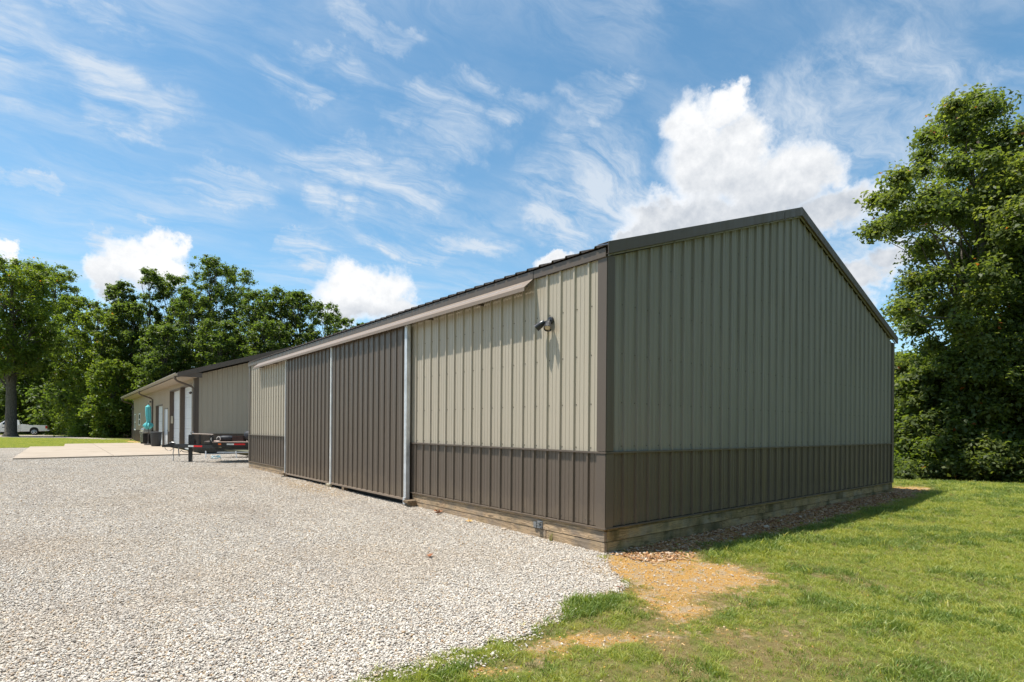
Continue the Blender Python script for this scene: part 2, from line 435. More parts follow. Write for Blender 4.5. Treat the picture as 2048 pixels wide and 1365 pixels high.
def gravel_mat():
    m, t = newmat('gravel_bed')
    g = t.n('ShaderNodeNewGeometry').outputs['Position']
    v = t.n('ShaderNodeTexVoronoi', {'Vector': g, 'Scale': 34.0, 'Randomness': 1.0}, feature='F1')
    e = t.n('ShaderNodeTexVoronoi', {'Vector': g, 'Scale': 34.0}, feature='DISTANCE_TO_EDGE').outputs[0]
    rr = t.n('ShaderNodeSeparateColor', {0: v.outputs['Color']}).outputs[0]
    c = t.ramp(rr, [(0, (.34, .295, .25)), (.2, (.48, .42, .355)), (.5, (.57, .515, .44)), (.8, (.64, .59, .515)), (.93, (.50, .38, .25)), (1, (.36, .34, .32))])
    gap = t.rng(e, .0, .11)
    c = t.mix(gap, (.24, .20, .16), c)
    big = t.noise(g, .55, 4, .55).outputs[0]
    clay = t.n('ShaderNodeAttribute', None, attribute_name='clay').outputs['Fac']
    c = t.mix(t.rng(big, .42, .7, 0, .22), c, (.40, .32, .235))
    c = t.mix(t.m('MULTIPLY', t.rng(clay, .1, .9), .75), c, (.44, .29, .13))
    b = t.n('ShaderNodeBsdfPrincipled', {'Base Color': c, 'Roughness': .92, 'Specular IOR Level': .15})
    bp = t.n('ShaderNodeBump', {'Strength': .9, 'Distance': .02, 'Height': gap}).outputs[0]
    finish(t, b, bp)
gravel_mat()

def concrete_mat():
    m, t = newmat('concrete')
    g = t.n('ShaderNodeNewGeometry').outputs['Position']
    n1 = t.noise(g, .5, 5, .6).outputs[0]
    n2 = t.noise(g, 20, 5, .6).outputs[0]
    c = t.ramp(n1, [(.3, (.36, .295, .225)), (.7, (.42, .35, .275))])
    c = t.mix(t.rng(n2, .45, .75, 0, .3), c, (.31, .255, .2))
    c = t.mix(t.rng(t.noise(g, 1.4, 6, .7).outputs[0], .52, .66, 0, .4), c, (.25, .20, .15))
    b = t.n('ShaderNodeBsdfPrincipled', {'Base Color': c, 'Roughness': .85, 'Specular IOR Level': .2})
    finish(t, b)
concrete_mat()

# ------------------------------------------------------------------ object helpers
def link(o, parent=None):
    col.objects.link(o)
    if parent is not None:
        o.parent = parent
    return o

def tag(o, label=None, cat=None, group=None, kind=None):
    for k, v in (('label', label), ('category', cat), ('group', group), ('kind', kind)):
        if v:
            o[k] = v
    return o

def thing(name, label, cat, loc=(0, 0, 0), rz=0.0, group=None):
    o = bpy.data.objects.new(name, None)
    o.empty_display_size = .2
    o.location = loc
    o.rotation_euler = (0, 0, rz)
    link(o)
    return tag(o, label, cat, group)

class MB:
    """collects simple solids into one mesh"""
    def __init__(s):
        s.v = []; s.f = []
    def add(s, vs, fs):
        b = len(s.v)
        s.v += [tuple(p) for p in vs]
        s.f += [tuple(i + b for i in f) for f in fs]
        return s
    def box(s, x0, y0, z0, x1, y1, z1):
        return s.add([(x0, y0, z0), (x1, y0, z0), (x1, y1, z0), (x0, y1, z0), (x0, y0, z1), (x1, y0, z1), (x1, y1, z1), (x0, y1, z1)],
                     [(0, 3, 2, 1), (4, 5, 6, 7), (0, 1, 5, 4), (1, 2, 6, 5), (2, 3, 7, 6), (3, 0, 4, 7)])
    def tube(s, pts, r, n=8, caps=True):
        pts = [Vector(p) for p in pts]
        rs = r if isinstance(r, (list, tuple)) else [r] * len(pts)
        rings = []
        ref = None
        for i, p in enumerate(pts):
            d = (pts[min(i + 1, len(pts) - 1)] - pts[max(i - 1, 0)]).normalized()
            if ref is None:
                ref = d.orthogonal().normalized()
            a = (ref - d * ref.dot(d))
            a = a.normalized() if a.length > 1e-6 else d.orthogonal().normalized()
            ref = a
            b = d.cross(a)
            rings.append([p + (a * math.cos(k * 2 * math.pi / n) + b * math.sin(k * 2 * math.pi / n)) * rs[i] for k in range(n)])
        vs = [q for rg in rings for q in rg]
        fs = []
        for i in range(len(pts) - 1):
            for k in range(n):
                fs.append((i * n + k, i * n + (k + 1) % n, (i + 1) * n + (k + 1) % n, (i + 1) * n + k))
        if caps:
            fs.append(tuple(range(n - 1, -1, -1)))
            fs.append(tuple((len(pts) - 1) * n + k for k in range(n)))
        return s.add(vs, fs)
    def prism(s, poly, axis, a, b):
        """poly: 2D outline in the two other axes (in order), extruded along axis from a to b"""
        def mk(p, t):
            q = [p[0], p[1]]
            q.insert(axis, t)
            return tuple(q)
        n = len(poly)
        vs = [mk(p, a) for p in poly] + [mk(p, b) for p in poly]
        fs = [tuple(range(n - 1, -1, -1)), tuple(range(n, 2 * n))]
        fs += [(i, (i + 1) % n, n + (i + 1) % n, n + i) for i in range(n)]
        return s.add(vs, fs)
    def lathe(s, prof, c=(0, 0, 0), n=20, axis=2):
        vs = []; fs = []
        for (r, h) in prof:
            for k in range(n):
                a = k * 2 * math.pi / n
                p = [r * math.cos(a), r * math.sin(a), h]
                if axis == 0:
                    p = [p[2], p[0], p[1]]
                elif axis == 1:
                    p = [p[1], p[2], p[0]]
                vs.append((p[0] + c[0], p[1] + c[1], p[2] + c[2]))
        for i in range(len(prof) - 1):
            for k in range(n):
                fs.append((i * n + k, i * n + (k + 1) % n, (i + 1) * n + (k + 1) % n, (i + 1) * n + k))
        fs.append(tuple(range(n - 1, -1, -1)))
        fs.append(tuple((len(prof) - 1) * n + k for k in range(n)))
        return s.add(vs, fs)
    def mesh(s, name, mat, smooth=False, bevel=0.0, seg=2):
        me = bpy.data.meshes.new(name)
        me.from_pydata(s.v, [], s.f)
        bm = bmesh.new()
        bm.from_mesh(me)
        bmesh.ops.recalc_face_normals(bm, faces=bm.faces)
        if bevel:
            bmesh.ops.bevel(bm, geom=[e for e in bm.edges if len(e.link_faces) == 2 and e.calc_face_angle(0) > .6], offset=bevel, segments=seg, affect='EDGES', clamp_overlap=True)
        bm.to_mesh(me)
        bm.free()
        me.materials.append(MATS[mat])
        if smooth:
            me.polygons.foreach_set('use_smooth', [True] * len(me.polygons))
            if smooth != 'all':
                try:
                    me.set_sharp_from_angle(angle=R(38))
                except Exception:
                    pass
        return me
    def build(s, name, mat, parent=None, smooth=False, bevel=0.0, loc=None, rot=None, seg=2):
        o = bpy.data.objects.new(name, s.mesh(name, mat, smooth, bevel, seg))
        if loc is not None:
            o.location = loc
        if rot is not None:
            o.rotation_euler = rot
        return link(o, parent)

def inst(name, me, parent=None, loc=(0, 0, 0), rot=(0, 0, 0), scale=(1, 1, 1)):
    o = bpy.data.objects.new(name, me)
    o.location = loc; o.rotation_euler = rot; o.scale = scale
    return link(o, parent)

def np_mesh(name, verts, faces_n, loops, mat, tint=None):
    me = bpy.data.meshes.new(name)
    nv = len(verts); nf = len(loops) // faces_n
    me.vertices.add(nv)
    me.vertices.foreach_set('co', np.asarray(verts, np.float32).ravel())
    me.loops.add(len(loops))
    me.loops.foreach_set('vertex_index', np.asarray(loops, np.int32))
    me.polygons.add(nf)
    me.polygons.foreach_set('loop_start', np.arange(0, nf * faces_n, faces_n, dtype=np.int32))
    me.update(calc_edges=True)
    me.validate()
    if tint is not None:
        a = me.attributes.new('tint', 'FLOAT', 'FACE')
        a.data.foreach_set('value', np.asarray(tint, np.float32))
    if mat:
        me.materials.append(MATS[mat])
    return me

# ------------------------------------------------------------------ terrain
def edge_s(x, y):
    return (x - 12.2) * .887 + (y - .8) * .46

def height(x, y):
    x = np.asarray(x, float); y = np.asarray(y, float)
    h = .055 * ss(0, 4.5, y) * (1 - .6 * ss(15, 24, y))
    h = h + .05 * ss(.5, 9, x) * (1 - ss(0, 4, y)) * ss(-14, -3, y)
    h = h + (fbm(x, y, .35, 3) - .5) * .05 * ss(1.2, 4, np.hypot(x, y)) * (1 - ss(10, 18, y))
    s = edge_s(x, y)
    drop = -.24 * np.clip(s - .2, 0, 16) * ss(.2, 2.5, s)
    h = h + drop * (1 - ss(3, 9, y))
    return h

def in_slab(x, y):
    return (x > -6.1) & (x < .5) & (y > 24.1) & (y < 45)

def gravel_mask(x, y):
    """1 on the gravel drive, 0 on the lawn, soft in between"""
    x = np.asarray(x, float); y = np.asarray(y, float)
    j = (fbm(x, y, 1.6, 11) - .5) * .55 + (fbm(x, y, 6, 12) - .5) * .25
    # front edge of the drive: y > -1.15 on the left, rising to the barn corner on the right
    yb = -1.22 + 1.05 * ss(-1.25, -.05, x) + .25 * np.exp(-((x + 1.6) / .55) ** 2)
    m = ss(-.16, .16, y - yb + j)
    m = m * (1 - ss(.10, .25, x) * (1 - ss(14.5, 15, y)))
    # beyond the barn it spreads to the workshop; left far edge by the slab
    m = m * (1 - ss(38.0, 38.6, y + (x + 6) * .3 + j * .6))
    m = m * np.where((y > 26.3) & (x > -5.9), 0, 1)
    return m

def clay_mask(x, y):
    x = np.asarray(x, float); y = np.asarray(y, float)
    def g(cx, cy, rx, ry, a=1.0):
        return a * np.exp(-(((x - cx) / rx) ** 2 + ((y - cy) / ry) ** 2))
    def q(cx, cy, ra, rb, a=1.0):
        # patches lie along the worn line that runs from the barn corner out over the lawn
        A = (x - cx) * .774 - (y - cy) * .634; B = (x - cx) * .634 + (y - cy) * .774
        return a * np.exp(-((A / ra) ** 2 + (B / rb) ** 2))
    m = q(-.30, -1.06, .60, .64, .98) + q(.15, -.75, .5, .3, .7) + q(.28, -1.40, .50, .28, .7) + q(-1.94, -1.61, .34, .17, .80) + q(-1.2, -1.9, .5, .4, .22)
    m = m + q(-2.74, -1.56, .24, .10, .8) + q(-2.3, -1.58, .16, .08, .6) + q(-1.0, -1.65, .3, .2, .45)
    m = m + g(3.5, -.25, 4.5, .38, .95) + g(8, -.15, 3.2, .36, .95) + g(10.2, .1, .9, .4, .7)
    m = m + g(4.4, -3.6, .8, .5, .25) + g(6.5, -2.8, 1.1, .6, .16)
    m = m + g(-.05, 50.5, .5, 5.5, .8)
    m = m + (fbm(x, y, 2.2, 31) - .5) * .55 + (fbm(x, y, 7, 33) - .5) * .75 + (fbm(x, y, 19, 35) - .5) * .35
    return np.clip(m, 0, 1.2)

def thin_mask(x, y):
    x = np.asarray(x, float); y = np.asarray(y, float)
    A = (x + 1.5) * .774 - (y + 2.0) * .634; B = (x + 1.5) * .634 + (y + 2.0) * .774
    worn = np.exp(-((A / 1.15) ** 2 + (B / .75) ** 2))
    A2 = (x - .6) * .774 - (y + 1.75) * .634; B2 = (x - .6) * .634 + (y + 1.75) * .774
    worn = np.maximum(worn, .85 * np.exp(-((A2 / 1.0) ** 2 + (B2 / .6) ** 2)))
    A3 = (x + .25) * .774 - (y + 1.1) * .634; B3 = (x + .25) * .634 + (y + 1.1) * .774
    worn = np.maximum(worn, 1.1 * np.exp(-((A3 / 1.05) ** 2 + (B3 / .95) ** 2)))
    nz = fbm(x, y, 3.1, 91)
    return np.clip(ss(.44, .60, nz + .08 * worn) * (.22 + .62 * worn) + .12 * worn, 0, 1)

def gclay(x, y):
    """ochre fines showing through the drive near its edges and under the doors"""
    def g(cx, cy, rx, ry, a=1.0):
        return a * np.exp(-(((x - cx) / rx) ** 2 + ((y - cy) / ry) ** 2))
    return np.clip(g(-.2, -.55, .6, .5, 1) + g(-1.3, -1.1, .8, .2, .8) + g(-.35, 7.6, .5, 2.6, .85) + g(-.9, 13, 1.6, 3.5, .3) + (fbm(x, y, .5, 41) - .5) * .5, 0, 1)

def grid_obj(name, xs, ys, mat, dz=0.0, keep=None, attrs=None, label=None):
    X, Y = np.meshgrid(xs, ys)
    Z = height(X, Y) + (dz(X, Y) if callable(dz) else dz)
    nx, ny = len(xs), len(ys)
    idx = np.arange(nx * ny).reshape(ny, nx)
    q = np.stack([idx[:-1, :-1], idx[:-1, 1:], idx[1:, 1:], idx[1:, :-1]], -1).reshape(-1, 4)
    verts = np.stack([X, Y, Z], -1).reshape(-1, 3)
    if keep is not None:
        cx = verts[q].mean(1)
        q = q[keep(cx[:, 0], cx[:, 1])]
        used = np.unique(q)
        mp = -np.ones(len(verts), int)
        mp[used] = np.arange(len(used))
        verts = verts[used]
        q = mp[q]
    me = np_mesh(name, verts, 4, q.ravel(), mat)
    for an, fn in (attrs or {}).items():
        a = me.attributes.new(an, 'FLOAT', 'POINT')
        a.data.foreach_set('value', np.asarray(fn(verts[:, 0], verts[:, 1]), np.float32))
    me.polygons.foreach_set('use_smooth', [True] * len(me.polygons))
    o = link(bpy.data.objects.new(name, me))
    tag(o, label, kind='structure')
    return o

def litter_mask(x, y):
    s = edge_s(x, y)
    far = ss(0, 6, y - (93 - .2 * x)) * ss(20, 30, y)
    bk = ss(58.5, 62, y) * ss(-1.0, 1.5, x)
    rgt = ss(.6, 1.5, s) * (1 - ss(5, 12, y))
    return np.clip(far + bk + rgt, 0, 1)

xs = np.concatenate([[-900, -400, -200, -120, -80, -50], np.arange(-36, -8, 2.0), np.arange(-8, 4, .125), np.arange(4, 20, .25), np.arange(20, 44, 2.0), [60, 100, 200, 400, 900]])
ys = np.concatenate([[-900, -400, -200, -100, -50, -25, -14, -9], np.arange(-6, 2, .125), np.arange(2, 12, .5), np.arange(12, 100, 2.0), [120, 160, 250, 500, 900]])
grid_obj('ground', xs, ys, 'lawn_soil', lambda x, y: -.035 * ss(.8, 1, gravel_mask(x, y)), attrs={'clay': clay_mask, 'litter': litter_mask, 'thin': thin_mask},
         label='mown lawn with bare ochre clay patches around the barn corner')
keep = lambda x, y: gravel_mask(x, y) > .5
xf = np.concatenate([np.arange(-9.5, .3, .07)])
yf = np.concatenate([np.arange(-2.2, 4.05, .07)])
yl = yf[-1]
grid_obj('gravel_drive', np.concatenate([xf]), yf, 'gravel_bed', .004, keep, {'clay': gclay}, 'pale gravel driveway in front of the barn doors')
o2 = grid_obj('gravel_drive', np.concatenate([[-60, -40, -30, -22, -16, -12, -9.5], np.arange(-9, 12, .5)]), np.concatenate([[yl], np.arange(4.5, 40, .5)]),
              'gravel_bed', .004, lambda x, y: keep(x, y) & ~((x > 0.02) & (y < 14.7)) & (x < 14), {'clay': gclay}, 'far stretch of the gravel driveway reaching the workshop')
xw = np.concatenate([[-60, -40, -30, -22, -16, -12, -9.5]])
grid_obj('gravel_drive', xw, yf[::4], 'gravel_bed', .004, keep, {'clay': gclay}, 'gravel driveway at its outer left side')

# concrete apron in front of the workshop with saw-cut joints as gaps
slab = bpy.data.objects.new('concrete_slab', None)
link(slab)
tag(slab, 'pale tan concrete apron in front of the workshop doors', kind='structure')
def slab_piece(poly):
    b = MB(); b.prism(poly, 2, -.05, .08)
    return b.build('slab_section', 'concrete', slab, bevel=.006)
slab_piece([(-5.99, 24.17), (-2.86, 24.56), (-2.86, 38.68), (-5.95, 38.85)])
slab_piece([(-2.845, 24.56), (.48, 24.98), (.48, 34.9), (-2.845, 34.9)])
slab_piece([(-2.845, 34.915), (.48, 34.915), (.48, 45.2), (-.47, 45.35), (-2.845, 44.65)])
slab_piece([(-4.41, 38.79), (-2.86, 38.70), (-2.86, 44.65), (-4.33, 44.2)])

fd = MB()
near = [(-30, 84), (-16, 76), (-9.3, 72.5), (-6.9, 71.0), (-4.2, 68.4), (-2.35, 62.7), (-.6, 56.9)]
farp = [(-.2, 58.2), (-1.4, 66.2), (-3.2, 77.3), (-5.65, 87.4), (-7.6, 90.6), (-10.6, 93.2), (-16, 98), (-30, 104)]
fd.add([(x, y, .03) for x, y in near + farp], [tuple(range(len(near + farp)))])
tag(fd.build('far_driveway', 'gravel_bed'), 'strip of pale gravel lane beyond the lawn under the pickup', kind='structure')

# ------------------------------------------------------------------ ribbed steel panels
RIB = .2286
def profile(a, b, r0_, extra=()):
    """list of (s, h) along a panel from a to b, ribs at r0_ + k*RIB"""
    pts = [(a, None), (b, None)]
    k0 = int(math.floor((a - r0_) / RIB)) - 1
    k1 = int(math.ceil((b - r0_) / RIB)) + 1
    key = [(-1e3, 0.0)]
    for k in range(k0, k1 + 1):
        c = r0_ + k * RIB
        key += [(c - .022, 0), (c - .011, .023), (c + .011, .023), (c + .022, 0)]
        for q in (.36, .64):
            d = c + q * RIB
            key += [(d - .010, 0), (d - .005, .0042), (d + .005, .0042), (d + .010, 0)]
    key.sort()
    ks = [p[0] for p in key] + [1e3]
    hs = [p[1] for p in key] + [0.0]
    ev = lambda s: float(np.interp(s, ks, hs))
    ss_ = sorted(set([a, b] + [k for k in ks if a < k < b] + [e for e in extra if a < e < b]))
    return [(s, ev(s)) for s in ss_]

def panel(name, mat, parent, axis, a, b, z0, ztop, base, sgn, r0_, mesh=None, loc=None, extra=()):
    """vertical sheet on a wall: axis 'x' or 'y' is the running direction; base the wall plane; sgn the outward sign"""
    pr = profile(a, b, r0_, extra)
    vs = []; fs = []
    zt = ztop if callable(ztop) else (lambda s: ztop)
    for s, h in pr:
        q = base + sgn * h
        for z in (z0, zt(s)):
            vs.append((s, q, z) if axis == 'x' else (q, s, z))
    for i in range(len(pr) - 1):
        f = (2 * i, 2 * i + 2, 2 * i + 3, 2 * i + 1)
        fs.append(f if (axis == 'x') == (sgn < 0) else f[::-1])
    me = bpy.data.meshes.new(name)
    me.from_pydata(vs, [], fs)
    me.materials.append(MATS[mat])
    return link(bpy.data.objects.new(name, me), parent)

def screws(parent, pts, axis, sgn, r=.009, mat='screw_metal'):
    b = MB()
    for (s, q, z) in pts:
        vs = []
        for k in range(6):
            a = k * math.pi / 3
            vs.append((s + r * math.cos(a), q, z + r * math.sin(a)) if axis == 'x' else (q, s + r * math.cos(a), z + r * math.sin(a)))
        tip = (s, q + sgn * .007, z) if axis == 'x' else (q + sgn * .007, s, z)
        b.add(vs + [tip], [(k, (k + 1) % 6, 6) for k in range(6)])
    o = b.build('screw', mat, parent)
    o['kind'] = 'stuff'
    return o

# ------------------------------------------------------------------ the pole barn
BW, BL, EAVE, PK = 9.275, 14.63, 3.24, 4.835
barn = thing('metal_barn', 'tan and brown ribbed steel pole barn with sliding doors beside the gravel', 'barn')
SL = (PK - EAVE) / (BW / 2)
gz = lambda x: EAVE + SL * (BW / 2 - abs(x - BW / 2))
core = MB()
core.prism([(.03, -.2), (BW - .03, -.2), (BW - .03, EAVE), (BW / 2, PK - .01), (.03, EAVE)], 1, .03, BL - .03)
core.build('wall_core', 'dark_interior', barn)
RY = .0224   # rib offset along the side wall
RX = .0734
sy = lambda a, b, z0, z1, m, n='siding_panel': panel(n, m, barn, 'y', a, b, z0, z1, 0.0, -1, RY)
for k in range(16):
    a = RY + .9144 * k; b = min(a + .9144, BL - .02)
    a = max(a, .02)
    if b <= 4.45 or a >= 10.5:
        sy(a, b, 1.105, EAVE, 'tan_steel')
        sy(a, b, .285, 1.095, 'brown_steel', 'wainscot_panel')
    elif a < 4.45:
        sy(a, 4.45, 1.105, EAVE, 'tan_steel'); sy(a, 4.45, .285, 1.095, 'brown_steel', 'wainscot_panel')
        sy(4.45, b, 2.6, EAVE, 'tan_steel')
    elif b > 10.5:
        sy(10.5, b, 1.105, EAVE, 'tan_steel'); sy(10.5, b, .285, 1.095, 'brown_steel', 'wainscot_panel')
        sy(a, 10.5, 2.6, EAVE, 'tan_steel')
    else:
        sy(a, b, 2.6, EAVE, 'tan_steel')
for k in range(11):
    a = RX + .9144 * k - .06 * (k == 0); b = min(RX + .9144 * (k + 1), BW - .02)
    if b - a < .05:
        continue
    panel('siding_panel', 'tan_steel_shaded_weathered', barn, 'x', a, b, 1.105, gz, 0.0, -1, RX, extra=(BW / 2,))
    panel('wainscot_panel', 'brown_steel', barn, 'x', a, b, .285, 1.095, 0.0, -1, RX)
# far and right walls as seen from a step aside
panel('siding_panel', 'tan_steel', barn, 'x', .02, BW - .02, .285, gz, BL, 1, RX, extra=(BW / 2,))
panel('siding_panel', 'tan_steel', barn, 'y', .02, BL - .02, .285, EAVE, BW, 1, RY)

# screws in rows on the girts
pts = []; pts2 = []
for z in (.335, .36, 1.03, 1.15, 1.64, 2.19, 2.74):
    for k in range(0, 64):
        y = RY + RIB * k
        for d in ((-.036, .036) if z in (.335,) else (-.036,) if z != .36 else ()):
            if (.1 < y < 4.3 or 10.8 < y < 14.5):
                pts.append((y + d, -.001, z))
        pts2_k = RX + RIB * k
        for d in ((-.036, .036) if z == .335 else (-.036,) if z != .36 else ()):
            if .1 < pts2_k < BW - .1:
                pts2.append((pts2_k + d, -.001, z + .02))
for z in (3.3, 3.85):
    for k in range(0, 42):
        x = RX + RIB * k
        if gz(x) > z + .3:
            pts2.append((x - .036, -.001, z))
screws(barn, pts, 'y', -1)
screws(barn, pts2, 'x', -1)

# trims
def trim(name, mat, *boxes, bevel=.003):
    b = MB()
    for bx in boxes:
        b.box(*bx)
    return b.build(name, mat, barn, bevel=bevel)
trim('corner_trim', 'brown_trim', (-.026, -.026, 1.115, -.0215, .108, EAVE - .002), (-.0215, -.026, 1.115, .108, -.0215, EAVE + .02))
trim('corner_trim', 'brown_trim', (-.026, -.026, .268, -.0215, .108, 1.088), (-.0215, -.026, .268, .108, -.0215, 1.088))
trim('corner_trim', 'brown_trim', (-.026, BL - .1, .268, -.0215, BL + .026, EAVE - .002), (-.0215, BL + .0215, .268, .1, BL + .026, EAVE))
trim('corner_trim', 'brown_trim', (BW - .1, -.026, 1.115, BW + .0215, -.0215, EAVE + .02), (BW + .0215, -.026, 1.115, BW + .026, .1, EAVE))
trim('corner_trim', 'brown_trim', (BW - .1, -.026, .268, BW + .0215, -.0215, 1.088), (BW + .0215, -.026, .268, BW + .026, .1, 1.088))
trim('wainscot_cap', 'brown_trim', (-.034, -.034, 1.09, 0, 4.3, 1.112), (0, -.034, 1.09, BW + .034, 0, 1.112))
trim('wainscot_cap', 'brown_trim', (-.034, 10.6, 1.09, 0, BL + .03, 1.112))
trim('base_trim', 'brown_trim', (-.036, -.036, .262, 0, 4.35, .278), (0, -.036, .262, BW + .036, 0, .278))
trim('base_trim', 'brown_trim', (-.036, 10.6, .262, 0, BL + .03, .278))
# eave fascia
trim('fascia', 'brown_trim', (-.042, -.02, 3.236, -.024, 1.165, 3.335), bevel=.002)
trim('fascia', 'brown_trim', (-.046, 1.168, 3.232, -.026, BL + .03, 3.335), bevel=.002)

# roof sheets: ribs run up the slope and stick out over the fascia
RS = .338
rz = lambda x: 3.352 + RS * (min(x, BW - x) + .06)
def roof_sheet(side):
    pr = profile(0, .9144, .1143)
    th = 1 / math.sqrt(1 + RS * RS)
    vs = []; fs = []
    xe, xr = -.062, BW / 2
    for s, h in pr:
        for x in (xe, xr):
            zz_ = 3.352 + RS * (x + .06) + h * 1.15
            vs.append((x if side > 0 else BW - x, s, zz_))
        for x in (xr, xe):
            vs.append((x if side > 0 else BW - x, s, 3.352 + RS * (x + .06) + h * 1.15 - .003))
    n = 4
    for i in range(len(pr) - 1):
        for k in range(4):
            fs.append((i * n + k, i * n + (k + 1) % 4, (i + 1) * n + (k + 1) % 4, (i + 1) * n + k))
    b = MB(); b.add(vs, fs)
    return b.mesh('roof_panel', 'brown_trim')
for side in (1, -1):
    me = roof_sheet(side)
    for k in range(16):
        inst('roof_panel', me, barn, (0, .0 + .9144 * k, 0))
rc = MB()
rc.prism([(BW / 2 - .22, rz(BW / 2) - .045), (BW / 2, rz(BW / 2) + .035), (BW / 2 + .22, rz(BW / 2) - .045), (BW / 2, rz(BW / 2) + .029)], 1, -.075, BL + .07)
rc.build('ridge_cap', 'brown_trim', barn)
# rake trim on the gable: face, top return and the dark slot under it
def rake(side, y0, y1, nm='rake_trim'):
    b = MB()
    X = (lambda x: x) if side > 0 else (lambda x: BW - x)
    def strip(zlo, zhi, ya, yb, xa=-.066, xb=BW / 2):
        za = 3.352 + RS * (xa + .06); zb = 3.352 + RS * (xb + .06)
        b.add([(X(xa), ya, za + zlo), (X(xb), ya, zb + zlo), (X(xb), ya, zb + zhi), (X(xa), ya, za + zhi),
               (X(xa), yb, za + zlo), (X(xb), yb, zb + zlo), (X(xb), yb, zb + zhi), (X(xa), yb, za + zhi)],
              [(0, 1, 2, 3), (7, 6, 5, 4), (0, 4, 5, 1), (1, 5, 6, 2), (2, 6, 7, 3), (3, 7, 4, 0)])
    strip(-.100, .032, y0, y0 + .006)
    strip(.026, .032, y0 + .006, y1)
    strip(-.100, -.094, y0 + .006, y0 + .028)
    b.build(nm, 'brown_trim', barn)
    b = MB()
    strip(-.122, -.104, y0 + .03, y0 + .046, xa=-.02)
    b.build('rake_channel', 'tan_steel_shaded_weathered', barn)
rake(1, -.078, .08)
rake(-1, -.078, .08)
jt = MB(); jt.add([(4.02, -.0825, 4.602), (4.055, -.0825, 4.614), (4.055, -.0825, 4.742), (4.02, -.0825, 4.73), (4.02, -.0785, 4.602), (4.055, -.0785, 4.614), (4.055, -.0785, 4.742), (4.02, -.0785, 4.73)],
              [(0, 1, 2, 3), (7, 6, 5, 4), (0, 4, 5, 1), (1, 5, 6, 2), (2, 6, 7, 3), (3, 7, 4, 0)])
jt.build('rake_joint', 'brown_trim', barn)

# hood over the door track
hd = MB()
hd.prism([(-.048, 3.232), (-.188, 3.112), (-.188, 3.062), (-.176, 3.062), (-.176, 3.104), (-.048, 3.216)], 1, 1.17, 13.52)
hd.build('track_hood', 'faded_trim', barn)
for k in range(9):
    y = 2.2 + k * 1.35
    b = MB(); b.box(-.176, y, 3.066, -.04, y + .03, 3.098); b.build('hood_bracket', 'brown_trim', barn)
tr = MB(); tr.box(-.118, 1.3, 3.125, -.07, 13.4, 3.175); tr.build('door_track', 'galvanized', barn)

# skirt boards
def board(mat, axis, a, b, z0, z1, face=.0, th=.04):
    m = MB()
    L = b - a
    if axis == 'y':
        m.box(-th / 2, -L / 2, -(z1 - z0) / 2, th / 2, L / 2, (z1 - z0) / 2)
        loc = (face + th / 2, (a + b) / 2, (z0 + z1) / 2)
    else:
        m.box(-L / 2, -th / 2, -(z1 - z0) / 2, L / 2, th / 2, (z1 - z0) / 2)
        loc = ((a + b) / 2, face + th / 2, (z0 + z1) / 2)
    return m.build('skirt_board', mat, barn, bevel=.004, loc=loc)
for a, b in ((-.006, 1.02), (1.026, 4.24)):
    board('plank_side', 'y', a, b, .122, .236, -.012)
for a, b in ((-.006, .93), (.936, 4.24)):
    board('plank_side', 'y', a, b, -.1, .117, -.008)
board('plank_side', 'y', -.002, 4.24, .240, .265, -.018)
for a, b in ((10.75, 13.6), (13.606, BL)):
    board('plank_side', 'y', a, b, .140, .236, -.012)
board('plank_side', 'y', 10.75, BL, -.1, .135, -.008)
board('plank_side', 'y', 10.75, BL, .240, .265, -.018)
for a, b in ((.03, 3.62), (3.626, 7.1), (7.106, BW)):
    board('plank_gable', 'x', a, b, .122, .236, -.010)
for a, b in ((.034, 2.4), (2.406, 6.0), (6.006, BW)):
    board('plank_gable', 'x', a, b, -.1, .117, -.006)
board('plank_gable', 'x', .026, BW, .240, .265, -.014)

# sliding doors
def sliding_door(y0, y1):
    root = bpy.data.objects.new('sliding_door', None)
    link(root, barn)
    for a in np.arange(y0, y1 - .02, .9144):
        panel('door_panel', 'brown_steel', root, 'y', float(a), float(min(a + .9144, y1)), .17, 3.115, -.092, -1, y0 + .12)
    b = MB(); b.box(-.089, y0 + .002, .165, -.05, y1 - .002, 3.11); b.build('door_frame', 'brown_trim', root)
    b = MB(); b.box(-.118, y0 - .005, .135, -.052, y1 + .005, .172); b.build('bottom_rail', 'faded_trim', root, bevel=.003)
    p = []
    for z in (.78, 1.34, 1.92, 2.5):
        for k in range(14):
            yy = y0 + .12 + RIB * k
            if yy < y1 - .05:
                p += [(yy - .034, -.093, z), (yy + .034, -.093, z)]
    screws(root, p, 'y', -1, .0055)
    return root
d1 = sliding_door(4.335, 7.60)
d2 = sliding_door(7.665, 10.72)
b = MB(); b.box(-.120, 4.268, .10, -.052, 4.332, 3.09); b.box(-.1225, 4.30, .10, -.1195, 4.345, 3.09); b.build('edge_stile', 'galvanized', d1, bevel=.004)
b = MB(); b.box(-.120, 7.602, .14, -.06, 7.632, 3.10); b.build('edge_stile', 'white_post', d1, bevel=.004)
b = MB(); b.box(-.120, 7.636, .14, -.06, 7.664, 3.10); b.build('edge_stile', 'white_post', d2, bevel=.004)
b = MB(); b.box(-.120, 10.722, .14, -.06, 10.75, 3.10); b.build('edge_stile', 'white_post', d2, bevel=.004)
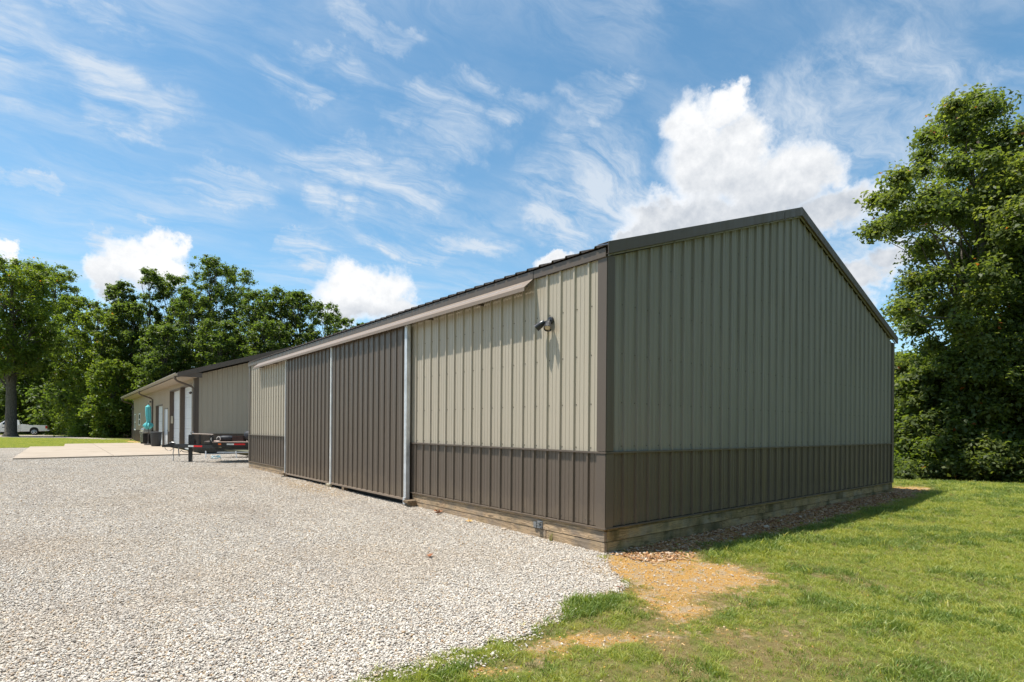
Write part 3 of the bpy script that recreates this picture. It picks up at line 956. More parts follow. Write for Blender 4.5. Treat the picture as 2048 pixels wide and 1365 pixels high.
# door stops and guides at the threshold
b = MB(); b.box(-.20, 4.06, .115, -.03, 4.22, .155); b.build('door_guide', 'block_wood', barn, bevel=.006)
b = MB(); b.box(-.14, 4.08, -.1, -.012, 4.20, .115); b.build('guide_post', 'block_wood', barn, bevel=.006)
b = MB(); b.box(-.16, 4.235, .08, -.125, 4.30, .19); b.build('guide_plate', 'galvanized', barn, bevel=.003)
b = MB(); b.prism([(-.17, .135), (-.06, .135), (-.10, .075), (-.14, .075)], 1, 7.60, 7.78); b.build('roller_guide', 'ivory_plastic', barn, bevel=.006)
b = MB(); b.box(-.13, 6.85, -.05, -.05, 6.97, .13); b.build('guide_post', 'block_wood', barn, bevel=.005)
b = MB(); b.box(-.19, 10.66, .13, -.03, 10.98, .165); b.build('door_guide', 'block_wood', barn, bevel=.005)
b = MB(); b.box(-.13, 10.60, -.1, -.012, 10.76, .13); b.build('guide_post', 'block_wood', barn, bevel=.005)

# latch plate on the skirt
lp = MB(); lp.box(-.03, 1.085, .128, -.013, 1.145, .20); lp.build('latch_tongue', 'plate_steel', barn, bevel=.003)
lb = MB(); lb.box(-.022, .985, .125, -.0125, 1.083, .222); 
lb.box(-.045, 1.0, .132, -.022, 1.06, .145); lb.box(-.045, 1.0, .2, -.022, 1.06, .212); lb.box(-.04, 1.02, .165, -.022, 1.07, .18)
lb.build('latch_plate', 'plate_steel', barn, bevel=.002)

# twin floodlight on the side wall
fl = bpy.data.objects.new('floodlight', None); link(fl, barn)
fl.location = (-.004, .87, 2.63); fl.scale = (.74, .74, .74)
b = MB(); b.lathe([(.058, 0), (.062, -.012), (.055, -.035), (.02, -.042)], (0, 0, .06), 18, 0); b.build('back_plate', 'bronze_lamp', fl, smooth=True)
def head(pos, aim, nm='lamp_head'):
    m = MB()
    m.lathe([(.012, -.10), (.030, -.098), (.046, -.07), (.055, -.02), (.060, .06), (.063, .075), (.058, .075), (.052, .05)], n=20)
    q = Vector(aim).to_track_quat('Z', 'Y').to_euler()
    h = m.build(nm, 'bronze_lamp', fl, smooth=True, loc=pos, rot=q)
    l2 = MB(); l2.lathe([(.051, .052), (.049, .060), (.03, .068), (.006, .070)], n=20)
    l2.build('lens', 'lens', h, smooth=True)
    return h
head((-.15, .115, -.02), (-.45, .75, -.62))
head((-.13, -.055, -.045), (-.52, -.42, -.80))
b = MB(); b.tube([(-.02, 0, .07), (-.07, .03, .045), (-.10, .06, .03)], .014, 8); b.tube([(-.02, 0, .07), (-.07, -.025, .05), (-.10, -.04, .03)], .014, 8); b.build('arm', 'bronze_lamp', fl, smooth=True)
b = MB(); b.tube([(-.02, 0, .03), (-.05, 0, -.06)], .012, 8); b.box(-.12, -.035, -.125, -.035, .035, -.085); b.build('motion_sensor', 'bronze_lamp', fl, bevel=.008)

# ------------------------------------------------------------------ the workshop behind
X2, Y2, L2, W2, E2, P2 = .5, 26.8, 28.7, 14.6, 3.86, 6.27
shop = thing('workshop_building', 'long tan metal workshop with white garage doors and gutters beyond the trailer', 'workshop', (0, 0, 0))
SL2 = (P2 - E2) / (W2 / 2)
gz2 = lambda x: E2 + SL2 * (W2 / 2 - abs(x - X2 - W2 / 2))
c2 = MB(); 
openings = [(27.5, 30.87, 3.5, .2, 'garage'), (31.1, 34.62, 3.46, .2, 'garage'), (35.38, 36.84, 2.44, .04, 'door'), (37.6, 40.82, 2.74, .16, 'garage')]
c2.prism([(X2 + .32, 0), (X2 + W2 - .05, 0), (X2 + W2 - .05, E2 - .02), (X2 + W2 / 2, P2 - .02), (X2 + .32, E2 - .02)], 1, Y2 + .05, Y2 + L2 - .05)
c2.build('wall_core', 'dark_interior', shop)
cuts = sorted(set([Y2 + .16 + .9144 * k for k in range(32)] + [Y2 + .02, Y2 + L2 - .02] + [v for o in openings for v in o[:2]]))
cuts = [c for c in cuts if Y2 + .01 < c < Y2 + L2 - .01]
for a, b in zip(cuts[:-1], cuts[1:]):
    if b - a < .02:
        continue
    m = (a + b) / 2
    op = [o for o in openings if o[0] <= m <= o[1]]
    panel('siding_panel', 'tan_steel', shop, 'y', a, b, op[0][2] if op else 1.0, E2, X2, -1, Y2 + .16)
    if not op:
        panel('wainscot_panel', 'brown_steel', shop, 'y', a, b, .07, .99, X2, -1, Y2 + .16)
for k in range(16):
    a = X2 + .02 + .9144 * k; b = min(a + .9144, X2 + W2 - .02)
    if b - a < .05:
        continue
    panel('siding_panel', 'tan_steel', shop, 'x', a, b, .98, gz2, Y2, -1, X2 + .1, extra=(X2 + W2 / 2,))
    panel('wainscot_panel', 'brown_steel', shop, 'x', a, b, .05, .97, Y2, -1, X2 + .1)
def sbox(name, mat, *bx, bevel=.004, parent=None):
    b = MB()
    for q in bx:
        b.box(*q)
    return b.build(name, mat, parent or shop, bevel=bevel)
sbox('corner_trim', 'brown_trim', (X2 - .03, Y2 - .03, .04, X2 - .022, Y2 + .30, E2 - .1), (X2 - .022, Y2 - .03, .04, X2 + .17, Y2 - .022, E2 + .04))
sbox('corner_trim', 'brown_trim', (X2 - .03, Y2 + L2 - .2, .04, X2 - .022, Y2 + L2 + .03, E2 - .1))
for y0, y1 in ((Y2, 27.45), (30.9, 31.07), (34.66, 35.35), (36.9, 37.55), (40.86, Y2 + L2)):
    sbox('wainscot_cap', 'brown_trim', (X2 - .03, y0, .985, X2 - .001, y1, 1.005))
sbox('wainscot_cap', 'brown_trim', (X2, Y2 - .03, .965, X2 + W2, Y2 - .001, .985))
for (y0, y1, zt, dep, kind) in openings:
    jm = bpy.data.objects.new('door_surround', None); link(jm, shop)
    sbox('jamb', 'brown_trim', (X2 - .024, y0 - .03, .08, X2 + dep + .06, y0 - .001, zt + .02), parent=jm)
    sbox('jamb', 'brown_trim', (X2 - .024, y1 + .001, .08, X2 + dep + .06, y1 + .03, zt + .02), parent=jm)
    sbox('door_head', 'brown_trim', (X2 - .024, y0, zt - .05, X2 + dep + .06, y1, zt), parent=jm)
    dr = bpy.data.objects.new('garage_door' if kind == 'garage' else 'entry_door', None); link(dr, shop)
    if kind == 'garage':
        ns = 6 if zt > 3 else 5
        hs = (zt - .05 - .085) / ns
        for k in range(ns):
            z = .085 + k * hs
            d = MB(); d.box(X2 + dep, y0 + .002, z + .004, X2 + dep + .045, y1 - .002, z + hs - .004)
            for q in range(2):
                zz_ = z + hs * (.3 + .4 * q)
                d.box(X2 + dep - .006, y0 + .002, zz_ - .012, X2 + dep, y1 - .002, zz_ + .012)
            d.build('door_section', 'white_door_paint', dr, bevel=.006)
    else:
        d = MB(); d.box(X2 + dep, y0 + .06, .10, X2 + dep + .045, y1 - .06, zt - .08); d.build('door_leaf', 'white_door_paint', dr, bevel=.004)
        sbox('door_casing', 'white_door_paint', (X2 - .005, y0, .09, X2 + dep + .05, y0 + .058, zt - .02), (X2 - .005, y1 - .058, .09, X2 + dep + .05, y1, zt - .02), (X2 - .005, y0 + .058, zt - .078, X2 + dep + .05, y1 - .058, zt - .052), parent=dr)
        h = MB(); h.tube([(X2 + dep, y0 + .16, 1.08), (X2 + dep - .06, y0 + .16, 1.08)], .022, 8); h.tube([(X2 + dep, y0 + .16, 1.22), (X2 + dep - .03, y0 + .16, 1.22)], .025, 8)
        h.build('door_knob', 'bronze_lamp', dr, smooth=True)
# windows
def window(yc, z0, z1, wd):
    wf = MB()
    y0, y1 = yc - wd / 2, yc + wd / 2
    t_ = .085
    wf.box(X2 - .05, y0, z0, X2 - .004, y0 + t_, z1); wf.box(X2 - .05, y1 - t_, z0, X2 - .004, y1, z1)
    wf.box(X2 - .05, y0 + t_, z0, X2 - .004, y1 - t_, z0 + t_); wf.box(X2 - .05, y0 + t_, z1 - t_, X2 - .004, y1 - t_, z1)
    zm = (z0 + z1) / 2
    wf.box(X2 - .045, y0 + t_, zm - .04, X2 - .004, y1 - t_, zm + .04)
    o = wf.build('window', 'window_white', shop, bevel=.006)
    g = MB(); g.box(X2 - .03, y0 + t_, z0 + t_, X2 - .022, y1 - t_, zm - .04); g.build('pane', 'dark_glass', o)
    g = MB(); g.box(X2 - .03, y0 + t_, zm + .04, X2 - .022, y1 - t_, z1 - t_); g.build('pane', 'dark_glass', o)
window(54.05, .95, 2.35, 1.1)
window(50.6, 1.36, 2.36, 1.15)
# roof with overhangs
RS2 = .33
ex0 = -.30
rz2 = lambda x: 3.86 + RS2 * (x - ex0)
xr2 = X2 + W2 / 2
ya, yb = Y2 - .72, Y2 + L2 + .7
for side in (0, 1):
    X = (lambda x: x) if side == 0 else (lambda x: 2 * xr2 - x)
    n = 33
    step = (yb - ya) / n
    pr = profile(0, step, .1143)
    vs = []; fs = []
    for s, h in pr:
        vs += [(X(ex0), s, rz2(ex0) + h), (X(xr2), s, rz2(xr2) + h), (X(xr2), s, rz2(xr2) + h - .004), (X(ex0), s, rz2(ex0) + h - .004)]
    for i in range(len(pr) - 1):
        for k in range(4):
            fs.append((i * 4 + k, i * 4 + (k + 1) % 4, (i + 1) * 4 + (k + 1) % 4, (i + 1) * 4 + k))
    q = MB(); q.add(vs, fs); me = q.mesh('roof_panel', 'brown_trim')
    for k in range(n):
        inst('roof_panel', me, shop, (0, ya + k * step, 0))
    # rake fascia and rake soffit
    for (y0, y1) in ((ya - .03, ya - .002), (yb + .002, yb + .03)):
        q = MB(); q.add([(X(ex0 - .05), y0, rz2(ex0 - .05) - .20), (X(xr2), y0, rz2(xr2) - .20), (X(xr2), y0, rz2(xr2) + .035), (X(ex0 - .05), y0, rz2(ex0 - .05) + .035),
                         (X(ex0 - .05), y1, rz2(ex0 - .05) - .20), (X(xr2), y1, rz2(xr2) - .20), (X(xr2), y1, rz2(xr2) + .035), (X(ex0 - .05), y1, rz2(ex0 - .05) + .035)],
                        [(0, 1, 2, 3), (7, 6, 5, 4), (0, 4, 5, 1), (1, 5, 6, 2), (2, 6, 7, 3), (3, 7, 4, 0)])
        q.build('rake_trim', 'brown_trim', shop)
    q = MB(); x0 = X2 + .02
    q.add([(X(x0), ya, rz2(x0) - .19), (X(xr2), ya, rz2(xr2) - .19), (X(xr2), Y2 + .02, rz2(xr2) - .19), (X(x0), Y2 + .02, rz2(x0) - .19),
           (X(x0), ya, rz2(x0) - .17), (X(xr2), ya, rz2(xr2) - .17), (X(xr2), Y2 + .02, rz2(xr2) - .17), (X(x0), Y2 + .02, rz2(x0) - .17)],
          [(0, 1, 2, 3), (7, 6, 5, 4), (0, 4, 5, 1), (1, 5, 6, 2), (2, 6, 7, 3), (3, 7, 4, 0)])
    q.build('rake_soffit', 'brown_trim', shop)
sbox('eave_soffit', 'soffit_paint', (ex0 + .02, ya + .01, 3.70, X2 + .02, yb - .01, 3.715))
sbox('soffit_return', 'brown_trim', (ex0 + .02, ya - .0, 3.69, X2 + .19, ya + .02, 3.92))
# K-style gutter
g = MB(); g.prism([(ex0 - .13, 3.86), (ex0 - .135, 3.83), (ex0 - .10, 3.79), (ex0 - .085, 3.735), (ex0 - .0, 3.735), (ex0, 3.86), (ex0 - .012, 3.86), (ex0 - .012, 3.75), (ex0 - .075, 3.75), (ex0 - .115, 3.825), (ex0 - .118, 3.86)], 1, ya - .02, yb + .02)
g.build('gutter', 'gutter_paint', shop)
for y in (Y2 - .15, 42.15, Y2 + L2 + .1):
    d = MB()
    xg, xw_ = ex0 - .06, X2 - .075
    d.tube([(xg, y, 3.74), (xg, y, 3.60), (xg + .1, y, 3.50), (xw_ - .1, y, 3.28), (xw_, y, 3.18), (xw_, y, .30), (xw_ - .03, y, .16), (xw_ - .22, y, .11)], .052, 8)
    d.build('downspout', 'brown_trim', shop, smooth=True)
# wall lights and control box
def wall_light(y, z):
    r = bpy.data.objects.new('wall_light', None); link(r, shop); r.location = (X2 - .02, y, z); r.scale = (.62, .62, .62)
    b = MB(); b.lathe([(.09, 0), (.09, -.03), (.04, -.05)], n=14, axis=0); b.tube([(-.04, 0, 0), (-.14, 0, .02)], .03, 8); b.build('mount', 'bronze_lamp', r, smooth=True)
    for sgn in (-1, 1):
        b = MB(); q = Vector((-.6, sgn * .6, -.6)).to_track_quat('Z', 'Y').to_euler()
        b.lathe([(.03, -.12), (.07, -.08), (.10, .06), (.09, .07), (.05, .05)], n=14)
        b.build('lamp_head', 'bronze_lamp' if sgn < 0 else 'window_white', r, smooth=True, loc=(-.18, sgn * .13, 0), rot=q)
wall_light(42.9, 3.05); wall_light(55.3, 2.85); wall_light(27.22, 3.0)
sbox('control_box', 'ivory_plastic', (X2 + .04, 34.50, 1.50, X2 + .15, 34.60, 1.94), bevel=.01)

# ------------------------------------------------------------------ things on the slab
SZ = .08
def trash_can(x, y):
    t = thing('trash_can', 'dark grey round plastic trash can standing beside the workshop entry door', 'trash can', (x, y, SZ))
    b = MB(); b.lathe([(.235, 0), (.25, .02), (.30, .80), (.31, .80), (.31, .83), (.285, .83), (.24, .05)], n=24)
    for k in range(12):
        a = k * math.pi / 6
        c, s_ = math.cos(a), math.sin(a)
        b.tube([(.25 * c, .25 * s_, .06), (.29 * c, .29 * s_, .72)], .012, 5)
    b.build('can_body', 'can_plastic', t, smooth=True)
    b = MB(); b.lathe([(.33, .83), (.34, .86), (.33, .88), (.24, .90), (.0, .91)], n=24); b.build('rim', 'can_plastic', t, smooth=True)
    for s_ in (-1, 1):
        b = MB(); b.tube([(s_ * .31, -.07, .76), (s_ * .37, -.07, .75), (s_ * .37, .07, .75), (s_ * .31, .07, .76)], .014, 6); b.build('handle', 'can_plastic', t)
    return t
trash_can(.02, 36.55)

def grill(x, y, rz_):
    t = thing('gas_grill', 'black gas grill with stainless lid and side shelf against the workshop wall', 'grill', (x, y, SZ), rz_)
    b = MB(); b.box(-.40, -.27, .10, .40, .27, .74); b.build('cabinet', 'grill_black', t, bevel=.015)
    for s_ in (-1, 1):
        d = MB(); d.box(-.38 if s_ < 0 else .01, -.29, .13, -.01 if s_ < 0 else .38, -.272, .70); o = d.build('cabinet_door', 'grill_black', t, bevel=.008)
        h = MB(); h.tube([(s_ * .05, -.30, .45), (s_ * .05, -.32, .47), (s_ * .05, -.32, .63), (s_ * .05, -.30, .65)], .01, 6); h.build('handle', 'stainless', o)
    b = MB(); b.box(-.42, -.33, .74, .42, .28, .86); b.build('control_panel', 'stainless', t, bevel=.012)
    for k in range(4):
        n_ = MB(); n_.lathe([(.032, 0), (.028, -.04)], (-.27 + .18 * k, -.331, .80), 12, 1); n_.build('knob', 'grill_black', t)
    b = MB(); b.prism([(-.27, .865), (.27, .865), (.27, 1.00), (.16, 1.15), (-.05, 1.19), (-.22, 1.08), (-.27, .96)], 0, -.41, .41); b.build('lid', 'stainless', t, bevel=.02)
    b = MB(); b.tube([(-.32, -.27, .97), (-.32, -.33, .98), (.32, -.33, .98), (.32, -.27, .97)], .014, 8); b.build('lid_handle', 'stainless', t)
    for s_ in (-1, 1):
        b = MB(); x0, x1 = (-.80, -.425) if s_ < 0 else (.425, .80); b.box(x0, -.25, .82, x1, .25, .86); b.build('side_shelf', 'stainless', t, bevel=.008)
        b = MB(); b.box(s_ * .40 - .02, -.25, .0, s_ * .40 + .02, .25, .10); b.build('leg_frame', 'grill_black', t)
        b = MB(); b.lathe([(.07, -.02), (.07, .02)], (s_ * .37, -.18, .07), 14, 0); b.build('wheel', 'rubber', t)
    return t
grill(.12, 42.5, R(-83))

def umbrella(x, y):
    t = thing('patio_umbrella', 'closed turquoise patio umbrella tied up in front of the grill', 'umbrella', (x, y, SZ))
    b = MB(); b.lathe([(.24, 0), (.24, .05), (.06, .09), (.03, .22), (.028, .22)], n=20); b.build('base', 'pole_bronze', t, smooth=True)
    b = MB(); b.tube([(0, 0, .05), (0, 0, 2.62)], .020, 10); b.build('pole', 'pole_bronze', t, smooth=True)
    n = 40; prof = [(2.66, .015), (2.62, .05), (2.54, .115), (2.50, .135), (2.44, .140), (2.30, .142), (2.0, .138), (1.7, .125), (1.56, .105), (1.50, .095), (1.45, .14), (1.36, .19), (1.27, .235), (1.22, .235), (1.16, .19), (1.10, .12), (1.07, .06)]
    vs = []; fs = []
    for i, (z, r) in enumerate(prof):
        for k in range(n):
            a = 2 * math.pi * k / n
            f = .18 if z > 1.5 else .34
            rr = r * (1 + f * math.sin(a * 8 + z * 1.6) + .10 * math.sin(a * 3 + z * 5))
            vs.append((rr * math.cos(a), rr * math.sin(a), z + (.05 * math.sin(a * 4 + 1) if z < 1.4 else 0)))
    for i in range(len(prof) - 1):
        for k in range(n):
            fs.append((i * n + k, i * n + (k + 1) % n, (i + 1) * n + (k + 1) % n, (i + 1) * n + k))
    b = MB(); b.add(vs, fs); b.build('canopy', 'turquoise_canvas', t, smooth='all')
    b = MB(); b.lathe([(.125, 1.49), (.128, 1.51), (.125, 1.53)], n=20); b.build('tie_strap', 'turquoise_canvas', t)
    b = MB(); b.lathe([(.16, 2.485), (.155, 2.50), (.05, 2.60)], n=20); b.build('top_vent', 'turquoise_canvas', t, smooth=True)
    b = MB(); b.lathe([(.012, 2.66), (.03, 2.69), (.02, 2.73), (.004, 2.75)], n=12); b.build('finial', 'pole_bronze', t, smooth=True)
    return t
umbrella(-.10, 39.3)

# ------------------------------------------------------------------ flatbed trailer
TZ = math.atan2(-.49, .87)
tr_ = thing('flatbed_trailer', 'black flatbed trailer with red and white reflective tape parked behind the barn', 'trailer', (-.46, 17.72, .02), TZ)
def tb(name, mat, fn, bevel=.006, smooth=False, parent=None):
    b = MB(); fn(b); return b.build(name, mat, parent or tr_, bevel=bevel, smooth=smooth)
TW, TL = 2.05, 5.0
tb('side_rail', 'black_paint', lambda b: b.box(0, 0, .60, TL, .06, .755))
tb('side_rail', 'black_paint', lambda b: b.box(0, TW - .06, .60, TL, TW, .755))
tb('lower_rail', 'black_paint', lambda b: b.box(.05, .10, .50, TL, .18, .585))
tb('lower_rail', 'black_paint', lambda b: b.box(.05, TW - .18, .50, TL, TW - .10, .585))
for k in range(6):
    x = .0 + k * .98
    tb('crossmember', 'black_paint', lambda b: b.box(x, .062, .62, x + .06, TW - .062, .74))
me = MB(); me.box(0, -.115, 0, TL, .115, .035); me = me.mesh('deck_board', 'trailer_deck_wood', bevel=.004)
for k in range(9):
    inst('deck_board', me, tr_, (0, .0 + .12 + k * .2265, .757))
def tongue(y0, y1):
    b = MB()
    b.add([(-1.62, y1 - .04, .545), (.0, y0 - .04, .545), (.0, y0 + .04, .545), (-1.62, y1 + .04, .545), (-1.62, y1 - .04, .665), (.0, y0 - .04, .665), (.0, y0 + .04, .665), (-1.62, y1 + .04, .665)],
          [(0, 3, 2, 1), (4, 5, 6, 7), (0, 1, 5, 4), (1, 2, 6, 5), (2, 3, 7, 6), (3, 0, 4, 7)])
    return b.build('tongue_rail', 'black_paint', tr_, bevel=.006)
tongue(.30, .98); tongue(TW - .30, TW - .98)
tb('tongue_plate', 'black_paint', lambda b: b.box(-1.75, .95, .56, -1.2, 1.10, .675))
cp = tb('coupler', 'black_paint', lambda b: b.prism([(-2.02, .56), (-1.6, .56), (-1.6, .70), (-1.72, .72), (-1.86, .66), (-2.02, .63)], 1, .97, 1.08))
tb('latch', 'plate_steel', lambda b: b.tube([(-1.78, 1.0, .70), (-1.70, .99, .74), (-1.62, .98, .73)], .014, 6), bevel=0, parent=cp)
tb('safety_chain', 'plate_steel', lambda b: [b.tube([(-1.62 + .012 * math.sin(k), .94, .56 - k * .05), (-1.62 + .012 * math.sin(k + 1), .94, .56 - k * .05 - .045)], .016, 6) for k in range(10)], bevel=0)
tb('breakaway_cable', 'black_paint', lambda b: b.tube([(-1.90 + .14 * (1 - math.cos(a)), .93, .56 - .12 * math.sin(a)) for a in np.linspace(0, math.pi, 10)], .009, 6), bevel=0)
tb('hanging_chain', 'plate_steel', lambda b: b.tube([(-1.45, .93, .56), (-1.44, .93, .40), (-1.42, .93, .22)], .02, 6), bevel=0)
jk = tb('tongue_jack', 'black_paint', lambda b: (b.box(-1.14, .99, .03, -1.03, 1.10, .60), b.box(-1.22, .91, .0, -.95, 1.18, .03)))
tb('jack_housing', 'black_paint', lambda b: b.box(-1.14, .97, .66, -1.0, 1.11, 1.02), parent=jk, bevel=.015)
tb('jack_crank', 'plate_steel', lambda b: b.tube([(-1.07, 1.02, 1.04), (-1.07, 1.02, 1.12), (-.97, .95, 1.12), (-.93, .93, 1.02), (-.95, .93, .85), (-1.02, .93, .74)], .012, 6), parent=jk, bevel=0)
tb('battery_box', 'black_paint', lambda b: b.box(-1.0, .80, .67, -.84, .92, .86), bevel=.015)
tb('wiring_hose', 'black_paint', lambda b: b.tube([(-1.05, .92, .80), (-.95, .88, .95), (-.90, .86, .80), (-.96, .85, .68)], .012, 6), bevel=0)
tb('hook', 'black_paint', lambda b: b.tube([(-1.14, .97, .38), (-1.28, .95, .39), (-1.36, .95, .44), (-1.40, .95, .40)], .015, 6), bevel=0)
# front rack
for x, y in ((-.86, .70), (-.60, .58), (-.16, .34), (.0, .06)):
    tb('rack_post', 'black_paint', lambda b: b.box(x - .03, y - .03, .665, x + .03, y + .03, 1.03))
tb('rack_rail', 'faded_trim', lambda b: b.tube([(-.90, .70, 1.05), (-.60, .58, 1.045), (-.16, .34, 1.035), (.03, .06, 1.03)], .03, 6), bevel=0)
me = MB(); me.box(-.44, -.3, 0, -.012, .3, .035); me = me.mesh('front_board', 'trailer_deck_wood', bevel=.004)
inst('front_board', me, tr_, (0, .82, .757)); inst('front_board', me, tr_, (0, 1.43, .757))
# tape and lights
def tape(name, mat, x0, x1, z0, z1, yy=-.004):
    tb(name, mat, lambda b: b.box(x0, yy, z0, x1, yy + .003, z1), bevel=0)
tape('reflective_tape', 'tape_white', .48, .72, .675, .728); tape('reflective_tape', 'tape_red', .7205, 1.09, .675, .728)
def tape2(mat, ta, tb_):
    b = MB()
    P = lambda t, z: (-1.62 * (1 - t), .94 * (1 - t) + .26 * t - .004, z)
    b.add([P(ta, .582), P(tb_, .582), P(tb_, .640), P(ta, .640), tuple(np.array(P(ta, .582)) + (0, .003, 0)), tuple(np.array(P(tb_, .582)) + (0, .003, 0)), tuple(np.array(P(tb_, .640)) + (0, .003, 0)), tuple(np.array(P(ta, .640)) + (0, .003, 0))],
          [(0, 1, 2, 3), (7, 6, 5, 4), (0, 4, 5, 1), (1, 5, 6, 2), (2, 6, 7, 3), (3, 7, 4, 0)])
    b.build('reflective_tape', mat, tr_)
tape2('tape_white', .36, .49); tape2('tape_red', .49, .70)
tape('marker_light', 'amber_lens', .20, .30, .675, .735, -.02)
tb('marker_light', 'red_lens', lambda b: b.box(-.52, TW - .56, .70, -.42, TW - .52, .80))
tb('serial_plate', 'tape_white', lambda b: b.box(-1.53, .925, .555, -1.33, .9285, .60), bevel=0)
# axles, wheels, fender line
for x in (2.9, 3.75):
    for y in (.25, TW - .25):
        wh = bpy.data.objects.new('wheel', None); link(wh, tr_); wh.location = (x, y, .36)
        b = MB(); b.lathe([(.22, -.1), (.33, -.1), (.36, -.06), (.36, .06), (.33, .1), (.22, .1)], n=24, axis=1); b.build('tyre', 'rubber', wh, smooth=True)
        b = MB(); b.lathe([(.22, -.09), (.18, -.06), (.06, -.08), (.02, -.09), (.02, .08), (.22, .08)], n=20, axis=1); b.build('rim', 'plate_steel', wh, smooth=True)
    tb('axle', 'black_paint', lambda b: b.tube([(x, .25, .36), (x, TW - .25, .36)], .04, 8), bevel=0)

def Tp(x, y, z):
    c, s_ = math.cos(TZ), math.sin(TZ)
    return (-.46 + x * c - y * s_, 17.72 + x * s_ + y * c, .02 + z)

def lump(name, label, cat, mat, loc, dims, seed, rz_=0.0, lumps=.18, flat=.5):
    bm = bmesh.new()
    bmesh.ops.create_icosphere(bm, subdivisions=4, radius=1)
    rng = random.Random(seed)
    ph = [(rng.uniform(0, 6), rng.uniform(0, 6), rng.uniform(0, 6)) for _ in range(3)]
    for v in bm.verts:
        p = v.co.copy()
        d = sum(math.sin(p.x * f * 2.2 + a) * math.sin(p.y * f * 2.0 + b) * math.sin(p.z * f * 1.7 + c) / f for f, (a, b, c) in zip((1, 2.3, 4.7), ph))
        p *= 1 + lumps * d
        q = Vector((math.copysign(abs(p.x) ** flat, p.x), math.copysign(abs(p.y) ** flat, p.y), math.copysign(abs(p.z) ** .8, p.z)))
        v.co = (q.x * dims[0] / 2, q.y * dims[1] / 2, (q.z + 1) * dims[2] / 2 if q.z > -.7 else 0)
    me = bpy.data.meshes.new(name); bm.to_mesh(me); bm.free()
    me.materials.append(MATS[mat])
    me.polygons.foreach_set('use_smooth', [True] * len(me.polygons))
    o = link(bpy.data.objects.new(name, me))
    o.location = loc; o.rotation_euler = (0, 0, rz_)
    return tag(o, label, cat)
DZ = .792
lump('black_bag', 'rounded black bag tied with pale rope at the front of the trailer deck', 'bag', 'black_fabric', Tp(.30, .55, DZ), (.50, .5, .21), 4, TZ, .12, .7)
lump('tarp_bundle', 'large black tarp bundle on the trailer deck by the barn corner', 'bundle', 'black_fabric', Tp(1.50, .65, DZ), (1.15, .8, .40), 9, TZ, .10, .5)
cr = thing('brown_crate', 'low reddish brown crate between the two black bundles on the trailer', 'crate', Tp(.73, .58, DZ), TZ)
b = MB(); b.box(-.19, -.2, 0, .19, .2, .03); b.build('bottom', 'rust_brown', cr)
for k in range(3):
    for yy in (-.2, .18):
        b = MB(); b.box(-.19, yy, .035 + k * .06, .19, yy + .02, .08 + k * .06); b.build('slat', 'rust_brown', cr, bevel=.003)
    for xx in (-.19, .17):
        b = MB(); b.box(xx, -.18, .035 + k * .06, xx + .02, .18, .08 + k * .06); b.build('slat', 'rust_brown', cr, bevel=.003)
b = MB()
b.tube([Tp(.12 + .06 * math.cos(a), .27, DZ + .09 + .08 * math.sin(a)) for a in np.linspace(-1.4, 3.4, 16)], .014, 6)
b.tube([Tp(-.07 + .04 * math.cos(a), .22, DZ + .08 + .08 * math.sin(a)) for a in np.linspace(2.5, 6.5, 12)], .012, 6)
rp = b.build('pale_rope', 'rope_white', smooth=True)
tag(rp, 'loop of pale rope at the front edge of the trailer deck', 'rope')
# hull shape and standing pipes on the gravel behind the trailer
hb = thing('overturned_hull', 'low dull olive hull shape resting behind the trailer under its deck', 'boat hull', (2.3, 21.3, .05), TZ)
vs = []; fs = []; n = 11; mseg = 16
for i in range(mseg + 1):
    t_ = i / mseg; x = -1.9 + 3.8 * t_
    wv = .62 * (1 - (1 - min(1, t_ * 1.9)) ** 2.2) + .02
    hh = .34 * (1 - (1 - min(1, t_ * 2.4)) ** 2) + .05
    for k in range(n):
        a = math.pi * k / (n - 1)
        vs.append((x, -wv * math.copysign(abs(math.cos(a)) ** .6, math.cos(a)), .20 + .22 * (1 - min(1, t_ * 1.6)) ** 2 - hh * math.sin(a) * .55))
for i in range(mseg):
    for k in range(n - 1):
        fs.append((i * n + k, i * n + k + 1, (i + 1) * n + k + 1, (i + 1) * n + k))
    fs.append((i * n, (i + 1) * n, (i + 1) * n + n - 1, i * n + n - 1))
fs.append(tuple(range(n))); fs.append(tuple(mseg * n + k for k in range(n)))
b = MB(); b.add(vs, fs); b.build('hull', 'olive_hull', hb, smooth=True)
b = MB(); b.box(-1.75, -.64, .20, 1.9, -.60, .235); b.build('gunwale', 'galvanized', hb, bevel=.004)
b = MB(); b.box(.4, -.5, -.03, .52, .5, .03); b.box(-.7, -.4, -.03, -.58, .4, .03); b.build('wood_block', 'block_wood', hb)
def pipe(x, y, lab, lean):
    b = MB(); b.tube([(0, 0, 0), (lean, 0, .30)], .022, 10)
    o = b.build('white_pipe', 'window_white', smooth=True, loc=(x, y, .03)); tag(o, lab, 'pipe', 'short white pipes behind the trailer')
pipe(.05, 21.6, 'short upright white pipe nearer the jack behind the trailer tongue', .0)
pipe(1.08, 21.0, 'short leaning white pipe under the trailer deck beside the olive hull', -.03)
b = MB(); rg = random.Random(5)
b.tube([(.25 + .15 * math.cos(a * 1.0) + .03 * rg.uniform(-1, 1), 20.6 + .2 * math.sin(a) + .02 * a, .06 + .10 * abs(math.sin(a * .7)) + .02 * rg.uniform(-1, 1)) for a in np.linspace(0, 13, 40)], .018, 6)
tag(b.build('blue_hose', 'blue_hose', smooth=True), 'tangle of pale blue hose on the gravel behind the jack post', 'hose')

# ------------------------------------------------------------------ pickup truck
ta = math.atan2(.10, -.995)
tk = thing('pickup_truck', 'white pickup truck parked on the far lane behind the thick tree trunk', 'pickup truck', (-5.75, 90.2, .03), ta)
